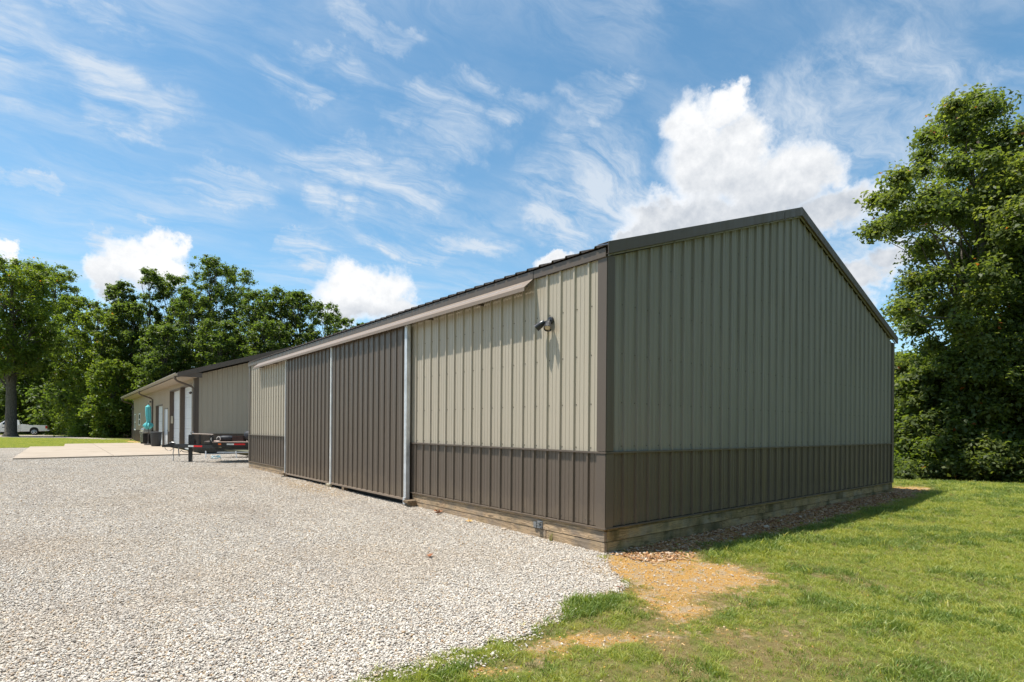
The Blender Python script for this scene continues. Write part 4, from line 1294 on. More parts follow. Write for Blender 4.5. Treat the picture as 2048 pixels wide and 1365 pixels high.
# local +x is forward, left side of the truck faces the camera when y > 0
def rounded(b, prof, y0, y1):
    b.prism(prof, 1, y0, y1)
b = MB()
rounded(b, [(.02, .52), (2.64, .44), (2.64, 1.27), (.0, 1.27)], -.98, .98)
bed = b.build('cargo_bed', 'truck_white', tk, bevel=.035)
b = MB(); rounded(b, [(2.66, .40), (4.82, .40), (4.82, 1.02), (4.90, 1.22), (4.72, 1.29), (2.66, 1.29)], -.98, .98); b.build('cab_body', 'truck_white', tk, bevel=.04)
b = MB(); rounded(b, [(4.84, .42), (6.0, .50), (6.03, 1.02), (5.8, 1.16), (4.84, 1.24)], -.97, .97); b.build('hood', 'truck_white', tk, bevel=.06)
# greenhouse
g = MB()
zb, zt_ = 1.27, 1.90
vs = [(2.68, -.92, zb), (4.85, -.92, zb), (4.85, .92, zb), (2.68, .92, zb), (2.80, -.72, zt_), (4.02, -.72, zt_), (4.02, .72, zt_), (2.80, .72, zt_)]
g.add(vs, [(0, 3, 2, 1), (4, 5, 6, 7), (0, 1, 5, 4), (1, 2, 6, 5), (2, 3, 7, 6), (3, 0, 4, 7)])
g.build('cab_roof', 'truck_white', tk, bevel=.05)
def sidequad(name, mat, pts, sgn):
    """thin pane lying just proud of the sloping cab side"""
    def on(x, z, o):
        t_ = (z - zb) / (zt_ - zb)
        return (x, sgn * (.92 - .20 * t_ + o), z)
    m = MB()
    n_ = len(pts)
    m.add([on(x, z, .012) for x, z in pts] + [on(x, z, -.03) for x, z in pts], [tuple(range(n_)), tuple(range(2 * n_ - 1, n_ - 1, -1))] + [(i, (i + 1) % n_, n_ + (i + 1) % n_, n_ + i) for i in range(n_)])
    m.build(name, mat, tk)
for sgn in (1, -1):
    sidequad('side_window', 'dark_glass', [(3.02, 1.33), (4.52, 1.33), (3.98, 1.80), (3.02, 1.82)], sgn)
    m = MB(); m.lathe([(.0, 0), (.44, 0), (.44, .012), (.0, .012)], (1.30, sgn * .985 - (.012 if sgn < 0 else 0), .58), 28, 1)
    m.build('wheel_arch', 'dark_interior', tk)
    for x in (1.30, 5.15):
        wh = bpy.data.objects.new('wheel', None); link(wh, tk); wh.location = (x, sgn * .87, .40)
        m = MB(); m.lathe([(.26, -.13), (.37, -.13), (.40, -.08), (.40, .08), (.37, .13), (.26, .13)], n=28, axis=1); m.build('tyre', 'rubber', wh, smooth=True)
        m = MB(); m.lathe([(.262, sgn * .11), (.262, sgn * .13), (.225, sgn * .135), (.21, sgn * .10), (.262, sgn * .09)], n=28, axis=1)
        for k in range(5):
            a = k * 2 * math.pi / 5 + .3
            m.tube([(.04 * math.cos(a), sgn * .125, .04 * math.sin(a)), (.235 * math.cos(a), sgn * .125, .235 * math.sin(a))], [.05, .04], 6)
        m.lathe([(.07, sgn * .10), (.07, sgn * .14), (.03, sgn * .145)], n=14, axis=1)
        m.build('rim', 'wheel_alloy', wh, smooth=True)
        m = MB(); m.lathe([(.25, -.05), (.25, .05)], n=20, axis=1); m.build('brake_drum', 'dark_interior', wh)
    m = MB(); m.box(.0, sgn * .988 - .02, .90, .20, sgn * .988 + .008, 1.18); m.build('taillight', 'red_lens', tk, bevel=.015)
    m = MB(); m.box(.03, sgn * .996 - .005, .84, .19, sgn * .996 + .002, .92); m.build('turn_lens', 'amber_lens', tk, bevel=.01)
    for x in (2.80, 4.62):
        m = MB(); m.box(x, sgn * .982 - .004, .46, x + .018, sgn * .982 + .003, 1.28); m.build('door_seam', 'mark_dark', tk)
    m = MB(); m.box(2.90, sgn * .99 - .012, 1.08, 3.06, sgn * .99 + .02, 1.12); m.build('door_handle', 'truck_white', tk, bevel=.008)
    m = MB(); m.box(4.28, sgn * 1.1 - .13, 1.30, 4.42, sgn * 1.1 + .13, 1.50); m.build('side_mirror', 'truck_white', tk, bevel=.03)
    m = MB(); m.box(3.95, sgn * .9885 - .008, .92, 4.36, sgn * .9885 + .001, 1.02); m.build('door_lettering', 'mark_dark', tk)
m = MB(); m.add([(2.69, -.62, 1.38), (2.69, .62, 1.38), (2.775, .56, 1.80), (2.775, -.56, 1.80), (2.75, -.62, 1.38), (2.75, .62, 1.38), (2.82, .56, 1.80), (2.82, -.56, 1.80)], [(0, 1, 2, 3), (7, 6, 5, 4), (0, 4, 5, 1), (1, 5, 6, 2), (2, 6, 7, 3), (3, 7, 4, 0)]); m.build('rear_window', 'dark_glass', tk)
m = MB(); m.box(2.05, -.93, 1.28, 2.58, .93, 1.36); m.build('tool_box', 'truck_white', tk, bevel=.02)
m = MB(); m.prism([(-.20, .52), (.10, .52), (.10, .68), (-.20, .70)], 1, -.97, .97); m.build('rear_bumper', 'wheel_alloy', tk, bevel=.03)
m = MB(); m.box(-.012, -.80, .74, .02, .80, 1.24); m.build('tailgate', 'truck_white', tk, bevel=.015)
m = MB(); m.box(5.9, -.97, .45, 6.12, .97, .68); m.build('front_bumper', 'wheel_alloy', tk, bevel=.04)
m = MB(); m.tube([(.9, 0, .42), (5.2, 0, .42)], .12, 8); m.box(.4, -.55, .40, 5.4, -.45, .52); m.box(.4, .45, .40, 5.4, .55, .52); m.build('chassis', 'dark_interior', tk)

# ------------------------------------------------------------------ trees
def leaf_arrays(rng, C, Rr, n_each, size, flat=.8, up=.55, drop=0.0):
    """leaves scattered through clumps: C centres, Rr radii"""
    nc = len(C)
    n = int(nc * n_each)
    ci = rng.integers(0, nc, n)
    wgt = rng.random(n) < (Rr[ci] / Rr.max()) ** 2
    ci = ci[wgt]; n = len(ci)
    d = rng.normal(size=(n, 3)); d /= np.linalg.norm(d, axis=1)[:, None]
    r = Rr[ci] * np.minimum(np.abs(rng.normal(0, .60, n)), 1.0) + Rr[ci] * .12
    ph = ci * 1.7
    wob = 1 + .28 * np.sin(d[:, 0] * 4.1 + ph) * np.sin(d[:, 1] * 3.7 + ph * .7) + .22 * np.sin(d[:, 2] * 5.3 + ph * 1.3)
    p = C[ci] + d * (r * wob)[:, None] * np.array([1, 1, flat])
    p[:, 2] -= drop * (r / Rr[ci]) ** 2 * Rr[ci]
    nrm = d * .45 + np.array([0, 0, up]) + rng.normal(size=(n, 3)) * .45
    nrm /= np.linalg.norm(nrm, axis=1)[:, None]
    tan = np.cross(nrm, rng.normal(size=(n, 3))); tan /= np.linalg.norm(tan, axis=1)[:, None] + 1e-9
    bit = np.cross(nrm, tan)
    L = size * rng.uniform(.65, 1.25, n)[:, None]
    W = L * rng.uniform(.42, .68, n)[:, None]
    bend = nrm * L * rng.uniform(.05, .22, n)[:, None]
    V = np.empty((n, 4, 3))
    V[:, 0] = p - tan * L * .5
    V[:, 1] = p + bit * W * .5 + bend
    V[:, 2] = p + tan * L * .5 - bend * .6
    V[:, 3] = p - bit * W * .5 + bend
    clump_t = rng.random(nc)
    tint = np.clip(.22 + .42 * rng.random(n) + .34 * (clump_t[ci] - .5), 0, .97)
    tint[rng.random(n) < .0035] = 1.0
    return V.reshape(-1, 3), np.arange(n * 4), tint

def limb_path(a, b, rng, wob, k=5):
    a = np.asarray(a, float); b = np.asarray(b, float)
    out = []
    L = np.linalg.norm(b - a)
    for i in range(k + 1):
        t = i / k
        p = a + (b - a) * t
        p[2] += .12 * L * math.sin(math.pi * t) * (1 if b[2] > a[2] else -.3)
        if 0 < i < k:
            p += rng.normal(size=3) * wob * L
        out.append(tuple(p))
    return out

def tree(name, label, group, x, y, z, H, cr, seed, mat='leaf_maple', base=.22, nclump=34, leaves=12000, size=.30, trunk_r=.22, clump=(.10, .27), lean=(0, 0), shape=.75, stem=None, extra=None, limb=True, only=False):
    rng = np.random.default_rng(seed)
    t = thing(name, label, 'tree', (x, y, z), 0, group)
    C = []; Rr = []
    ga = 2.39996
    nclump = int(nclump * 7.0); leaves = int(leaves * 3.6)
    for i in range(nclump):
        hp = rng.random() ** .9
        h = base + (1 - base) * hp
        m_ = .50 * shape / .75
        env = cr * (math.sqrt(max(.0, 1 - ((hp - m_) / (1.04 - m_)) ** 2)) ** .85 if hp > m_ else .62 + .38 * hp / m_)
        a = i * ga + rng.uniform(-.7, .7)
        q = env * math.sqrt(rng.random()) * rng.uniform(.85, 1.1)
        rc = cr * (rng.uniform(*clump) if i % 3 else rng.uniform(.16, .30)) * (1.0 - .3 * hp)
        C.append((math.cos(a) * q + lean[0] * h, math.sin(a) * q + lean[1] * h, min(H - rc * rng.uniform(.6, 1.5), H * h)))
        Rr.append(rc)
    if only:
        C = []; Rr = []
    for e in (extra or []):
        C.append(e[:3]); Rr.append(e[3])
    C = np.array(C); Rr = np.array(Rr)
    V, lo, tint = leaf_arrays(rng, C, Rr, leaves / len(C) * 1.9, size)
    me = np_mesh('crown', V, 4, lo, mat, tint)
    cw = link(bpy.data.objects.new('crown', me), t)
    cw['kind'] = 'stuff'
    b = MB()
    st = [(0, 0, -.6), (0, 0, .0), (.02, 0, .4), (lean[0] * .2, lean[1] * .2, H * .2), (lean[0] * .5, lean[1] * .5, H * .5), (lean[0] * .8, lean[1] * .8, H * .8), (lean[0] * .95, lean[1] * .95, H * .95)]
    rr = [trunk_r * 1.9, trunk_r * 1.6, trunk_r * 1.1, trunk_r * .95, trunk_r * .65, trunk_r * .28, .03]
    st = [(p[0] + rng.normal() * .05 * (i > 2), p[1] + rng.normal() * .05 * (i > 2), p[2]) for i, p in enumerate(st)]
    b.tube(st, rr, 10)
    tr = b.build('trunk', 'bark', t, smooth='all')
    if limb:
        lb = MB()
        for i in range(0, len(C), 3 if only else 7):
            c = C[i]
            hz = max(H * .12, c[2] * rng.uniform(.55, .8))
            f = hz / H
            root = (lean[0] * f, lean[1] * f, hz)
            r1 = trunk_r * (1 - f) * (.20 if only else .34) + .02
            lb.tube(limb_path(root, c, rng, .035), list(np.linspace(r1, .014, 6)), 5, caps=False)
            for _ in range(2):
                d = rng.normal(size=3); d /= np.linalg.norm(d)
                e = c + d * Rr[i] * .85
                lb.tube(limb_path(c * .6 + np.array(root) * .4 if _ == 0 else c, e, rng, .05, 3), list(np.linspace(r1 * .35, .008, 4)), 4, caps=False)
        lb.build('limbs', 'bark', t, smooth='all')
    return t

def at(u, v, d):
    """a point d metres along the photograph's view direction through pixel (u, v): used only to read off where trees stand"""
    p = CAM + (fw + rt * ((u - 1024) / FPX) + up * ((857.36 - v) / FPX)) * d
    return p
G1 = 'trees of the far wood edge'
def far_tree(u, vt, d, cr, seed, label, mat='leaf_maple', name='broadleaf_tree', leaves=9000, size=.27, **kw):
    p = at(u, vt, d)
    return tree(name, label, G1, p.x, p.y, 0, p.z, cr, seed, mat, leaves=leaves, size=size, **kw)
far_tree(24, 517, 61.3, 4.6, 1, 'big tree with a thick trunk standing on the lawn in front of the pickup', 'leaf_maple', leaves=15000, base=.36, nclump=46, trunk_r=.50)
far_tree(64, 528, 79, 3.6, 2, 'tall tree just right of and behind the thick trunked lawn tree', 'leaf_maple', base=.12, nclump=40)
far_tree(112, 530, 80, 3.9, 3, 'tall rounded tree behind the tail of the pickup', 'leaf_maple', base=.06, nclump=44, leaves=12000)
far_tree(155, 592, 72, 3.4, 4, 'mid-height yellowish tree right of the pickup', 'leaf_maple', base=.04, nclump=40, leaves=11000)
far_tree(198, 622, 63, 3.2, 5, 'lower bright green tree in the dip of the far treeline', 'leaf_maple', base=.03, nclump=38, leaves=11000)
far_tree(239, 561, 67, 2.6, 6, 'slim pointed tree left of the gap beside the white cloud', 'leaf_dark', base=.06, nclump=36, leaves=10000, shape=.7)
far_tree(266, 606, 65, 3.0, 7, 'lower tree right above the far gutter end of the workshop', 'leaf_dark', base=.04, nclump=38, leaves=11000)
far_tree(301, 537, 69, 2.7, 8, 'slender open tree with sky showing through over the workshop eave', 'leaf_dark', base=.1, nclump=32, leaves=9000, shape=.7)
far_tree(346, 550, 70, 3.1, 9, 'airy tree left of the highest crown behind the workshop', 'leaf_dark', base=.1, nclump=34, leaves=8000)
far_tree(380, 585, 64, 3.2, 10, 'dense dark tree in front of the highest crown behind the workshop', 'leaf_dark', base=.05, nclump=40, leaves=11000)
far_tree(421, 514, 68, 3.6, 11, 'tallest tree with the highest crown behind the workshop roof', 'leaf_dark', base=.1, nclump=46, leaves=12000)
far_tree(470, 534, 72, 3.6, 12, 'broad tree on the right shoulder of the tallest one', 'leaf_dark', base=.1, nclump=40, leaves=10000)
far_tree(512, 578, 66, 3.3, 13, 'rounded tree halfway along the workshop roof edge', 'leaf_dark', base=.1, nclump=40)
far_tree(560, 574, 69, 3.4, 14, 'twin topped tree left of the cloud above the barn hood end', 'leaf_dark', base=.1, nclump=40, leaves=10000)
far_tree(600, 582, 68, 3.0, 15, 'knobbly crowned tree beside the cloud over the barn roof', 'leaf_dark', base=.1, nclump=38)
far_tree(655, 606, 67, 2.7, 16, 'small airy tree against the white cloud over the barn roof', 'leaf_dark', base=.15, nclump=30, leaves=6000)
far_tree(690, 634, 72, 2.2, 17, 'thin tree top just clearing the barn roof edge', 'leaf_dark', base=.3, nclump=22, leaves=4000)
far_tree(722, 646, 68, 1.8, 18, 'last little tree top showing along the barn roof edge', 'leaf_dark', base=.4, nclump=16, leaves=2600)
far_tree(-40, 560, 86, 4.2, 19, 'tree at the left picture edge behind the front of the pickup', 'leaf_maple', base=.08, nclump=38)
far_tree(-130, 540, 82, 4.8, 20, 'tree beyond the left edge of the lawn', 'leaf_maple', base=.1, nclump=38)
far_tree(440, 640, 62, 3.2, 24, 'low dark tree directly behind the workshop rake', 'leaf_dark', base=.1, nclump=36, leaves=9000)
far_tree(330, 650, 61, 3.0, 25, 'low dark tree over the middle of the workshop gutter', 'leaf_dark', base=.08, nclump=36, leaves=9000)
far_tree(540, 640, 63, 3.0, 26, 'low dark tree where the barn roof crosses the workshop roof', 'leaf_dark', base=.1, nclump=32, leaves=8000)
far_tree(225, 720, 59.5, 2.6, 27, 'short bright leafed tree beside the far corner of the workshop', 'leaf_maple', base=.02, nclump=34, leaves=9000, trunk_r=.12)

def leaf_mass(name, label, boxes, n, size, mat, seed, kind='stuff', flat=.8):
    """boxes: (x, y, z, radius) clumps"""
    rng = np.random.default_rng(seed)
    A = np.array(boxes, float)
    V, lo, tint = leaf_arrays(rng, A[:, :3], A[:, 3], n / len(A) * 1.9, size, flat)
    o = link(bpy.data.objects.new(name, np_mesh(name, V, 4, lo, mat, tint)))
    return tag(o, label, kind=kind)
rg = np.random.default_rng(77)
bx = []
for k in range(200):
    u = rg.uniform(-160, 800); d = rg.uniform(73, 84)
    p = at(u, 850, d)
    if u > 60 and u < 250: d = rg.uniform(66, 80); p = at(u, 850, d)
    bx.append((p.x, p.y, rg.uniform(.5, 12.0 if u < 520 else 8.5), rg.uniform(1.6, 2.8)))
for k in range(70):
    u = rg.uniform(-170, 150); p = at(u, 850, rg.uniform(80, 92))
    bx.append((p.x, p.y, rg.uniform(.4, 11), rg.uniform(1.8, 2.8)))
leaf_mass('woodland', 'deep wood filling the space behind the far trees', bx, 90000, .48, 'leaf_dark', 78)
bx = []
for k in range(60):
    u = rg.uniform(75, 262); p = at(u, 870, rg.uniform(61.5, 68) if u > 150 else rg.uniform(74, 79))
    bx.append((p.x, p.y, rg.uniform(.2, 2.2), rg.uniform(.7, 1.5)))
for k in range(22):
    u = rg.uniform(-160, 90); p = at(u, 870, rg.uniform(76, 80))
    bx.append((p.x, p.y, rg.uniform(.2, 2.6), rg.uniform(.9, 1.7)))
leaf_mass('undergrowth', 'leafy undergrowth along the foot of the far wood', bx, 20000, .28, 'leaf_maple', 79)

bx = []
for k in range(150):
    a = rg.uniform(-2.95, -.25); d = rg.uniform(30, 40)
    bx.append((CAM.x + d * math.cos(a), CAM.y + d * math.sin(a), rg.uniform(1, 15), rg.uniform(2.2, 3.8)))
leaf_mass('woodland', 'unseen wood behind the camera, added to block sky from the gable', bx, 20000, 1.1, 'leaf_dark', 81)  # leaf mass added out of view to cut skylight on the gable

# right hand wood
G2 = 'trees beyond the right lawn edge'
p = at(1985, 870, 18.3); zg = float(height(p.x, p.y))
oakH = at(1950, 178, 18.3).z - zg
OAK = [(1950,202,38),(1905,228,42),(1862,272,42),(1995,222,42),(1932,276,52),(2003,292,52),(1846,322,42),(1902,346,50),(1972,372,56),(2044,332,52),
       (1802,372,42),(1768,408,36),(1752,450,34),(1790,446,40),(1842,422,50),(1902,432,54),(1962,452,54),(2032,422,56),(1856,492,40),(1922,522,50),(1992,532,56),
       (1812,562,38),(1792,612,34),(1852,592,44),(1832,652,38),(1902,612,50),(1962,612,54),(2034,562,54),(2042,642,54),(1868,690,38),(1932,682,48),(2004,702,54),
       (2084,500,56),(2084,402,56),(2104,602,56),(2052,262,42),(2114,322,56),(1990,772,50),(2060,740,54),(1930,760,44),(2130,430,56),(2150,540,56),(1800,735,40),(1845,760,42),(1890,800,46),(1820,820,40),(1940,830,48),(2000,850,48),(1870,870,40),(2050,810,50),(1960,900,40),(1985,330,40),(1880,380,36),(1945,400,40),(2010,480,44),(1880,550,36),(1945,565,40)]
def oak_extra(ox, oy, oz, dd, seed):
    r_ = np.random.default_rng(seed); out = []
    for (u, v, rp_) in OAK:
        for q in range(2):
            d = dd + (r_.uniform(-2.4, 2.4) if v < 700 else r_.uniform(1.0, 4.2))
            p_ = at(u + r_.normal() * 10, v + r_.normal() * 10, d)
            out.append((p_.x - ox, p_.y - oy, p_.z - oz, rp_ / FPX * d * r_.uniform(.62, .95)))
    for (u, v, rp_) in ((1950,600,42),(1985,650,44),(1960,700,44),(1925,650,40),(2005,590,42),(1900,720,40),(2030,690,44),(1975,550,40),(1940,745,42),(2000,750,44)):
        p_ = at(u, v, dd - r_.uniform(1.2, 2.2))
        out.append((p_.x - ox, p_.y - oy, p_.z - oz, rp_ / FPX * dd * .85))
    return out
tree('oak_tree', 'large oak with spreading crown right of the barn gable, its top the highest', G2, p.x, p.y, zg, oakH, 4.1, 41, 'leaf_oak', base=.30, nclump=12, leaves=46000, size=.15, trunk_r=.20, clump=(.22, .36),
     lean=(-.5, .4), shape=.8, extra=oak_extra(p.x, p.y, zg, 18.3, 4), only=True)
p = at(2190, 870, 17.6); zg = float(height(p.x, p.y))
tree('oak_tree', 'second oak half cut off by the right picture edge', G2, p.x, p.y, zg, at(2100, 250, 17.6).z - zg, 3.2, 42, 'leaf_oak', base=.22, nclump=44, leaves=38000, size=.155, trunk_r=.18, clump=(.24, .38))
for (u, vt, d, cr, seed, lab, mt, lv) in (
        (1838, 702, 23.0, 1.9, 43, 'small pale green tree low beside the barn far corner', 'leaf_maple', 14000),
        (1925, 690, 25.0, 2.2, 44, 'middle sized tree under the oak crown', 'leaf_oak', 14000),
        (2025, 640, 23.5, 2.4, 45, 'bushy tree below the right part of the oak crown', 'leaf_maple', 15000),
        (1960, 760, 21.0, 1.7, 46, 'short leafy sapling in front of the oak trunk', 'leaf_oak', 12000),
        (2100, 700, 20.0, 2.0, 47, 'sapling at the far right picture edge', 'leaf_maple', 9000),
        (1880, 735, 17.9, 1.3, 61, 'slender leafy young tree hiding the oak trunk from the left', 'leaf_oak', 17000),
        (1985, 668, 17.6, 1.6, 62, 'leafy young tree standing right in front of the oak trunk', 'leaf_oak', 22000),
        (2090, 720, 17.2, 1.5, 63, 'leafy young tree between the oak trunk and the right picture edge', 'leaf_maple', 16000),
        (2260, 500, 21.0, 3.0, 48, 'tree past the right end of the lawn', 'leaf_oak', 12000)):
    p = at(u, 870, d); zg = float(height(p.x, p.y))
    tree('young_tree', lab, G2, p.x, p.y, zg, at(u, vt, d).z - zg, cr, seed, mt, base=.08, nclump=36, leaves=lv, size=.17, trunk_r=.08, clump=(.26, .42))
G3 = 'shrubs along the lawn edge'
for (u, vt, d, cr, seed, lab, mt) in (
        (1812, 812, 18.2, 1.15, 51, 'leafy shrub nearest the barn corner at the lawn edge', 'leaf_maple'),
        (1862, 855, 17.0, 1.0, 52, 'low sunlit shrub second from the barn corner', 'leaf_oak'),
        (1912, 822, 17.4, 1.2, 53, 'rounded shrub below the oak at the lawn edge', 'leaf_maple'),
        (1968, 870, 16.4, .95, 54, 'low dark shrub in the middle of the lawn edge', 'leaf_oak'),
        (2022, 838, 16.6, 1.2, 55, 'wide shrub near the right picture edge', 'leaf_maple'),
        (2085, 850, 16.2, 1.2, 56, 'shrub cut off by the right picture edge', 'leaf_oak')):
    p = at(u, 940, d); zg = float(height(p.x, p.y)) - .15
    H = at(u, vt, d).z - zg
    t = thing('shrub', lab, 'shrub', (p.x, p.y, zg), 0, G3)
    rng = np.random.default_rng(seed)
    nC = 26
    f = np.arange(nC) / nC
    a = np.arange(nC) * 2.4
    q = cr * (.3 + .75 * rng.random(nC))
    C = np.stack([np.cos(a) * q, np.sin(a) * q, H * (.08 + .84 * rng.random(nC)) * (1 - .35 * (q / cr) ** 2)], 1)
    Rr = cr * rng.uniform(.28, .48, nC)
    V, lo, tint = leaf_arrays(rng, C, Rr, 12000 / nC * 1.9, .13)
    o = link(bpy.data.objects.new('foliage', np_mesh('foliage', V, 4, lo, mt, tint)), t); o['kind'] = 'stuff'
    b = MB()
    for k in range(9):
        b.tube(limb_path((rng.normal() * .08, rng.normal() * .08, -.2), C[rng.integers(nC)], rng, .04, 4), list(np.linspace(.022, .006, 5)), 5, caps=False)
    b.build('stem', 'bark', t)
bx = []
for k in range(150):
    u = rg.uniform(1770, 2330); d = rg.uniform(19, 29)
    p = at(u, 900, d); zg = float(height(p.x, p.y))
    top = at(u, 740, d).z
    bx.append((p.x, p.y, rg.uniform(zg + .3, max(zg + 1.2, top - 1.0)), rg.uniform(.7, 1.4)))
leaf_mass('undergrowth', 'shadowed undergrowth behind the shrubs at the right lawn edge', bx, 60000, .2, 'leaf_dark', 80)

# ------------------------------------------------------------------ scatter: stones, chips, grass
def scatter(name, label, P, rot, scl, idx, variants):
    """instances of the variant meshes on a cloud of points, one object"""
    me = bpy.data.meshes.new(name)
    n = len(P)
    me.vertices.add(n)
    me.vertices.foreach_set('co', np.asarray(P, np.float32).ravel())
    for an, ty, dat in (('rot', 'FLOAT_VECTOR', rot), ('scl', 'FLOAT_VECTOR', scl)):
        a = me.attributes.new(an, ty, 'POINT'); a.data.foreach_set('vector', np.asarray(dat, np.float32).ravel())
    a = me.attributes.new('pick', 'INT', 'POINT'); a.data.foreach_set('value', np.asarray(idx, np.int32))
    o = link(bpy.data.objects.new(name, me))
    tag(o, label, kind='stuff')
    c = bpy.data.collections.new(name + '_pieces')
    for i, vm_ in enumerate(variants):
        c.objects.link(bpy.data.objects.new('%s_piece_%02d' % (name, i), vm_))
    ng = bpy.data.node_groups.new(name + '_scatter', 'GeometryNodeTree')
    ng.interface.new_socket('Geometry', in_out='INPUT', socket_type='NodeSocketGeometry')
    ng.interface.new_socket('Geometry', in_out='OUTPUT', socket_type='NodeSocketGeometry')
    N = ng.nodes; Lk = ng.links
    gi = N.new('NodeGroupInput'); go = N.new('NodeGroupOutput')
    ci = N.new('GeometryNodeCollectionInfo'); ci.inputs['Collection'].default_value = c
    ci.inputs['Separate Children'].default_value = True; ci.inputs['Reset Children'].default_value = True
    iop = N.new('GeometryNodeInstanceOnPoints'); iop.inputs['Pick Instance'].default_value = True
    def attr(nm, ty):
        q = N.new('GeometryNodeInputNamedAttribute'); q.data_type = ty; q.inputs['Name'].default_value = nm
        return q.outputs['Attribute']
    mtp = N.new('GeometryNodeMeshToPoints')
    Lk.new(gi.outputs[0], mtp.inputs['Mesh'])
    Lk.new(mtp.outputs[0], iop.inputs['Points'])
    Lk.new(ci.outputs[0], iop.inputs['Instance'])
    Lk.new(attr('pick', 'INT'), iop.inputs['Instance Index'])
    Lk.new(attr('rot', 'FLOAT_VECTOR'), iop.inputs['Rotation'])
    Lk.new(attr('scl', 'FLOAT_VECTOR'), iop.inputs['Scale'])
    Lk.new(iop.outputs[0], go.inputs[0])
    md = o.modifiers.new('scatter', 'NODES'); md.node_group = ng
    return o

def view_points(rng, n, d0, d1, rmin=-1.06, rmax=1.06, prob=None):
    """random ground points in the wedge in front of the camera position (wider than the frame)"""
    d = np.sqrt(rng.uniform(d0 * d0, d1 * d1, n))
    r = rng.uniform(rmin, rmax, n) * d
    x = CAM.x + fw.x * d + r0.x * r
    y = CAM.y + fw.y * d + r0.y * r
    if prob is not None:
        k = rng.random(n) < prob(d)
        return x[k], y[k], d[k]
    return x, y, d

def stone_mesh(seed):
    rng = random.Random(seed)
    bm = bmesh.new()
    bmesh.ops.create_icosphere(bm, subdivisions=1, radius=1)
    sx, sy_, sz = rng.uniform(.8, 1.25), rng.uniform(.65, 1.0), rng.uniform(.45, .75)
    for v in bm.verts:
        f = rng.uniform(.72, 1.2)
        v.co = Vector((v.co.x * sx * f, v.co.y * sy_ * f, v.co.z * sz * f))
    me = bpy.data.meshes.new('stone'); bm.to_mesh(me); bm.free()
    me.materials.append(MATS['gravel_stone'])
    return me

rng = np.random.default_rng(5)
x, y, d = view_points(rng, 4300000, 2.2, 27, prob=lambda d: np.clip(np.where(d < 5, 1.0, (5 / d) ** 1.9), .04, 1) * ss(27, 18, d))
gm = gravel_mask(x, y)
edge_sc = np.where((x > -3.6) & (x < 3.0) & (y > -2.3) & (y < .0), .05 * ss(.35, .8, clay_mask(x, y)), 0) * ss(-2.0, -.8, y) + .5 * ss(.02, .35, gm)
kp = (rng.random(len(x)) < np.maximum(ss(.35, .75, gm), edge_sc)) & ~((x > -.015) & (y > -.01) & (y < BL)) & ~((x > -.1) & (y > 4.3) & (y < 10.7) & (rng.random(len(x)) < .6)) & ~in_slab(x, y)
x, y, d = x[kp], y[kp], d[kp]
n = len(x)
sc = (.0040 + .0064 * rng.random(n) ** 1.5) * (1 + .30 * np.clip((d - 5) / 8, 0, 2.2)) * np.where(rng.random(n) < .03, 1.5, 1)
P = np.stack([x, y, height(x, y) + .007 + sc * rng.uniform(-.1, .55, n)], 1)
scatter('gravel', 'loose pale crushed stone on the driveway', P, rng.uniform(0, 6.28, (n, 3)) * np.array([.12, .12, 1]), np.stack([sc, sc, sc], 1), rng.integers(0, 6, n), [stone_mesh(k) for k in range(6)])
print('stones', n)

def chip_mesh(seed):
    rng = random.Random(seed)
    m = MB(); a, b_, c = rng.uniform(.7, 1.3), rng.uniform(.25, .5), rng.uniform(.08, .2)
    m.add([(-a, -b_, 0), (a * .9, -b_ * .7, .05), (a, b_ * .8, 0), (-a * .8, b_, .1), (-a * .9, -b_ * .8, c), (a * .8, -b_ * .6, c), (a * .9, b_ * .7, c), (-a * .7, b_ * .8, c + .1)],
          [(0, 3, 2, 1), (4, 5, 6, 7), (0, 1, 5, 4), (1, 2, 6, 5), (2, 3, 7, 6), (3, 0, 4, 7)])
    return m.mesh('chip', 'wood_chip')
n = 26000
x = rng.uniform(.02, 10.6, n); y = rng.uniform(-1.0, .35, n)
strip = np.where(x < BW, ss(-.62, -.38, y + (fbm(x, y, 1.3, 51) - .5) * .5 + .10 * ss(2, 5, x)), ss(1.3, .6, np.hypot(x - 9.3, y)))
kp = (rng.random(n) < strip) & ~((x < BW + .03) & (y > -.012))
x, y = x[kp], y[kp]; n = len(x)
sc = rng.uniform(.008, .024, n) * np.where(rng.random(n) < .06, 1.5, 1)
P = np.stack([x, y, height(x, y) + .004 + rng.uniform(0, .012, n)], 1)
scatter('wood_chips', 'brown wood chips and leaf scraps along the gable foot', P, np.stack([rng.normal(0, .25, n), rng.normal(0, .25, n), rng.uniform(0, 6.28, n)], 1), np.stack([sc, sc, sc], 1), rng.integers(0, 5, n), [chip_mesh(k) for k in range(5)])

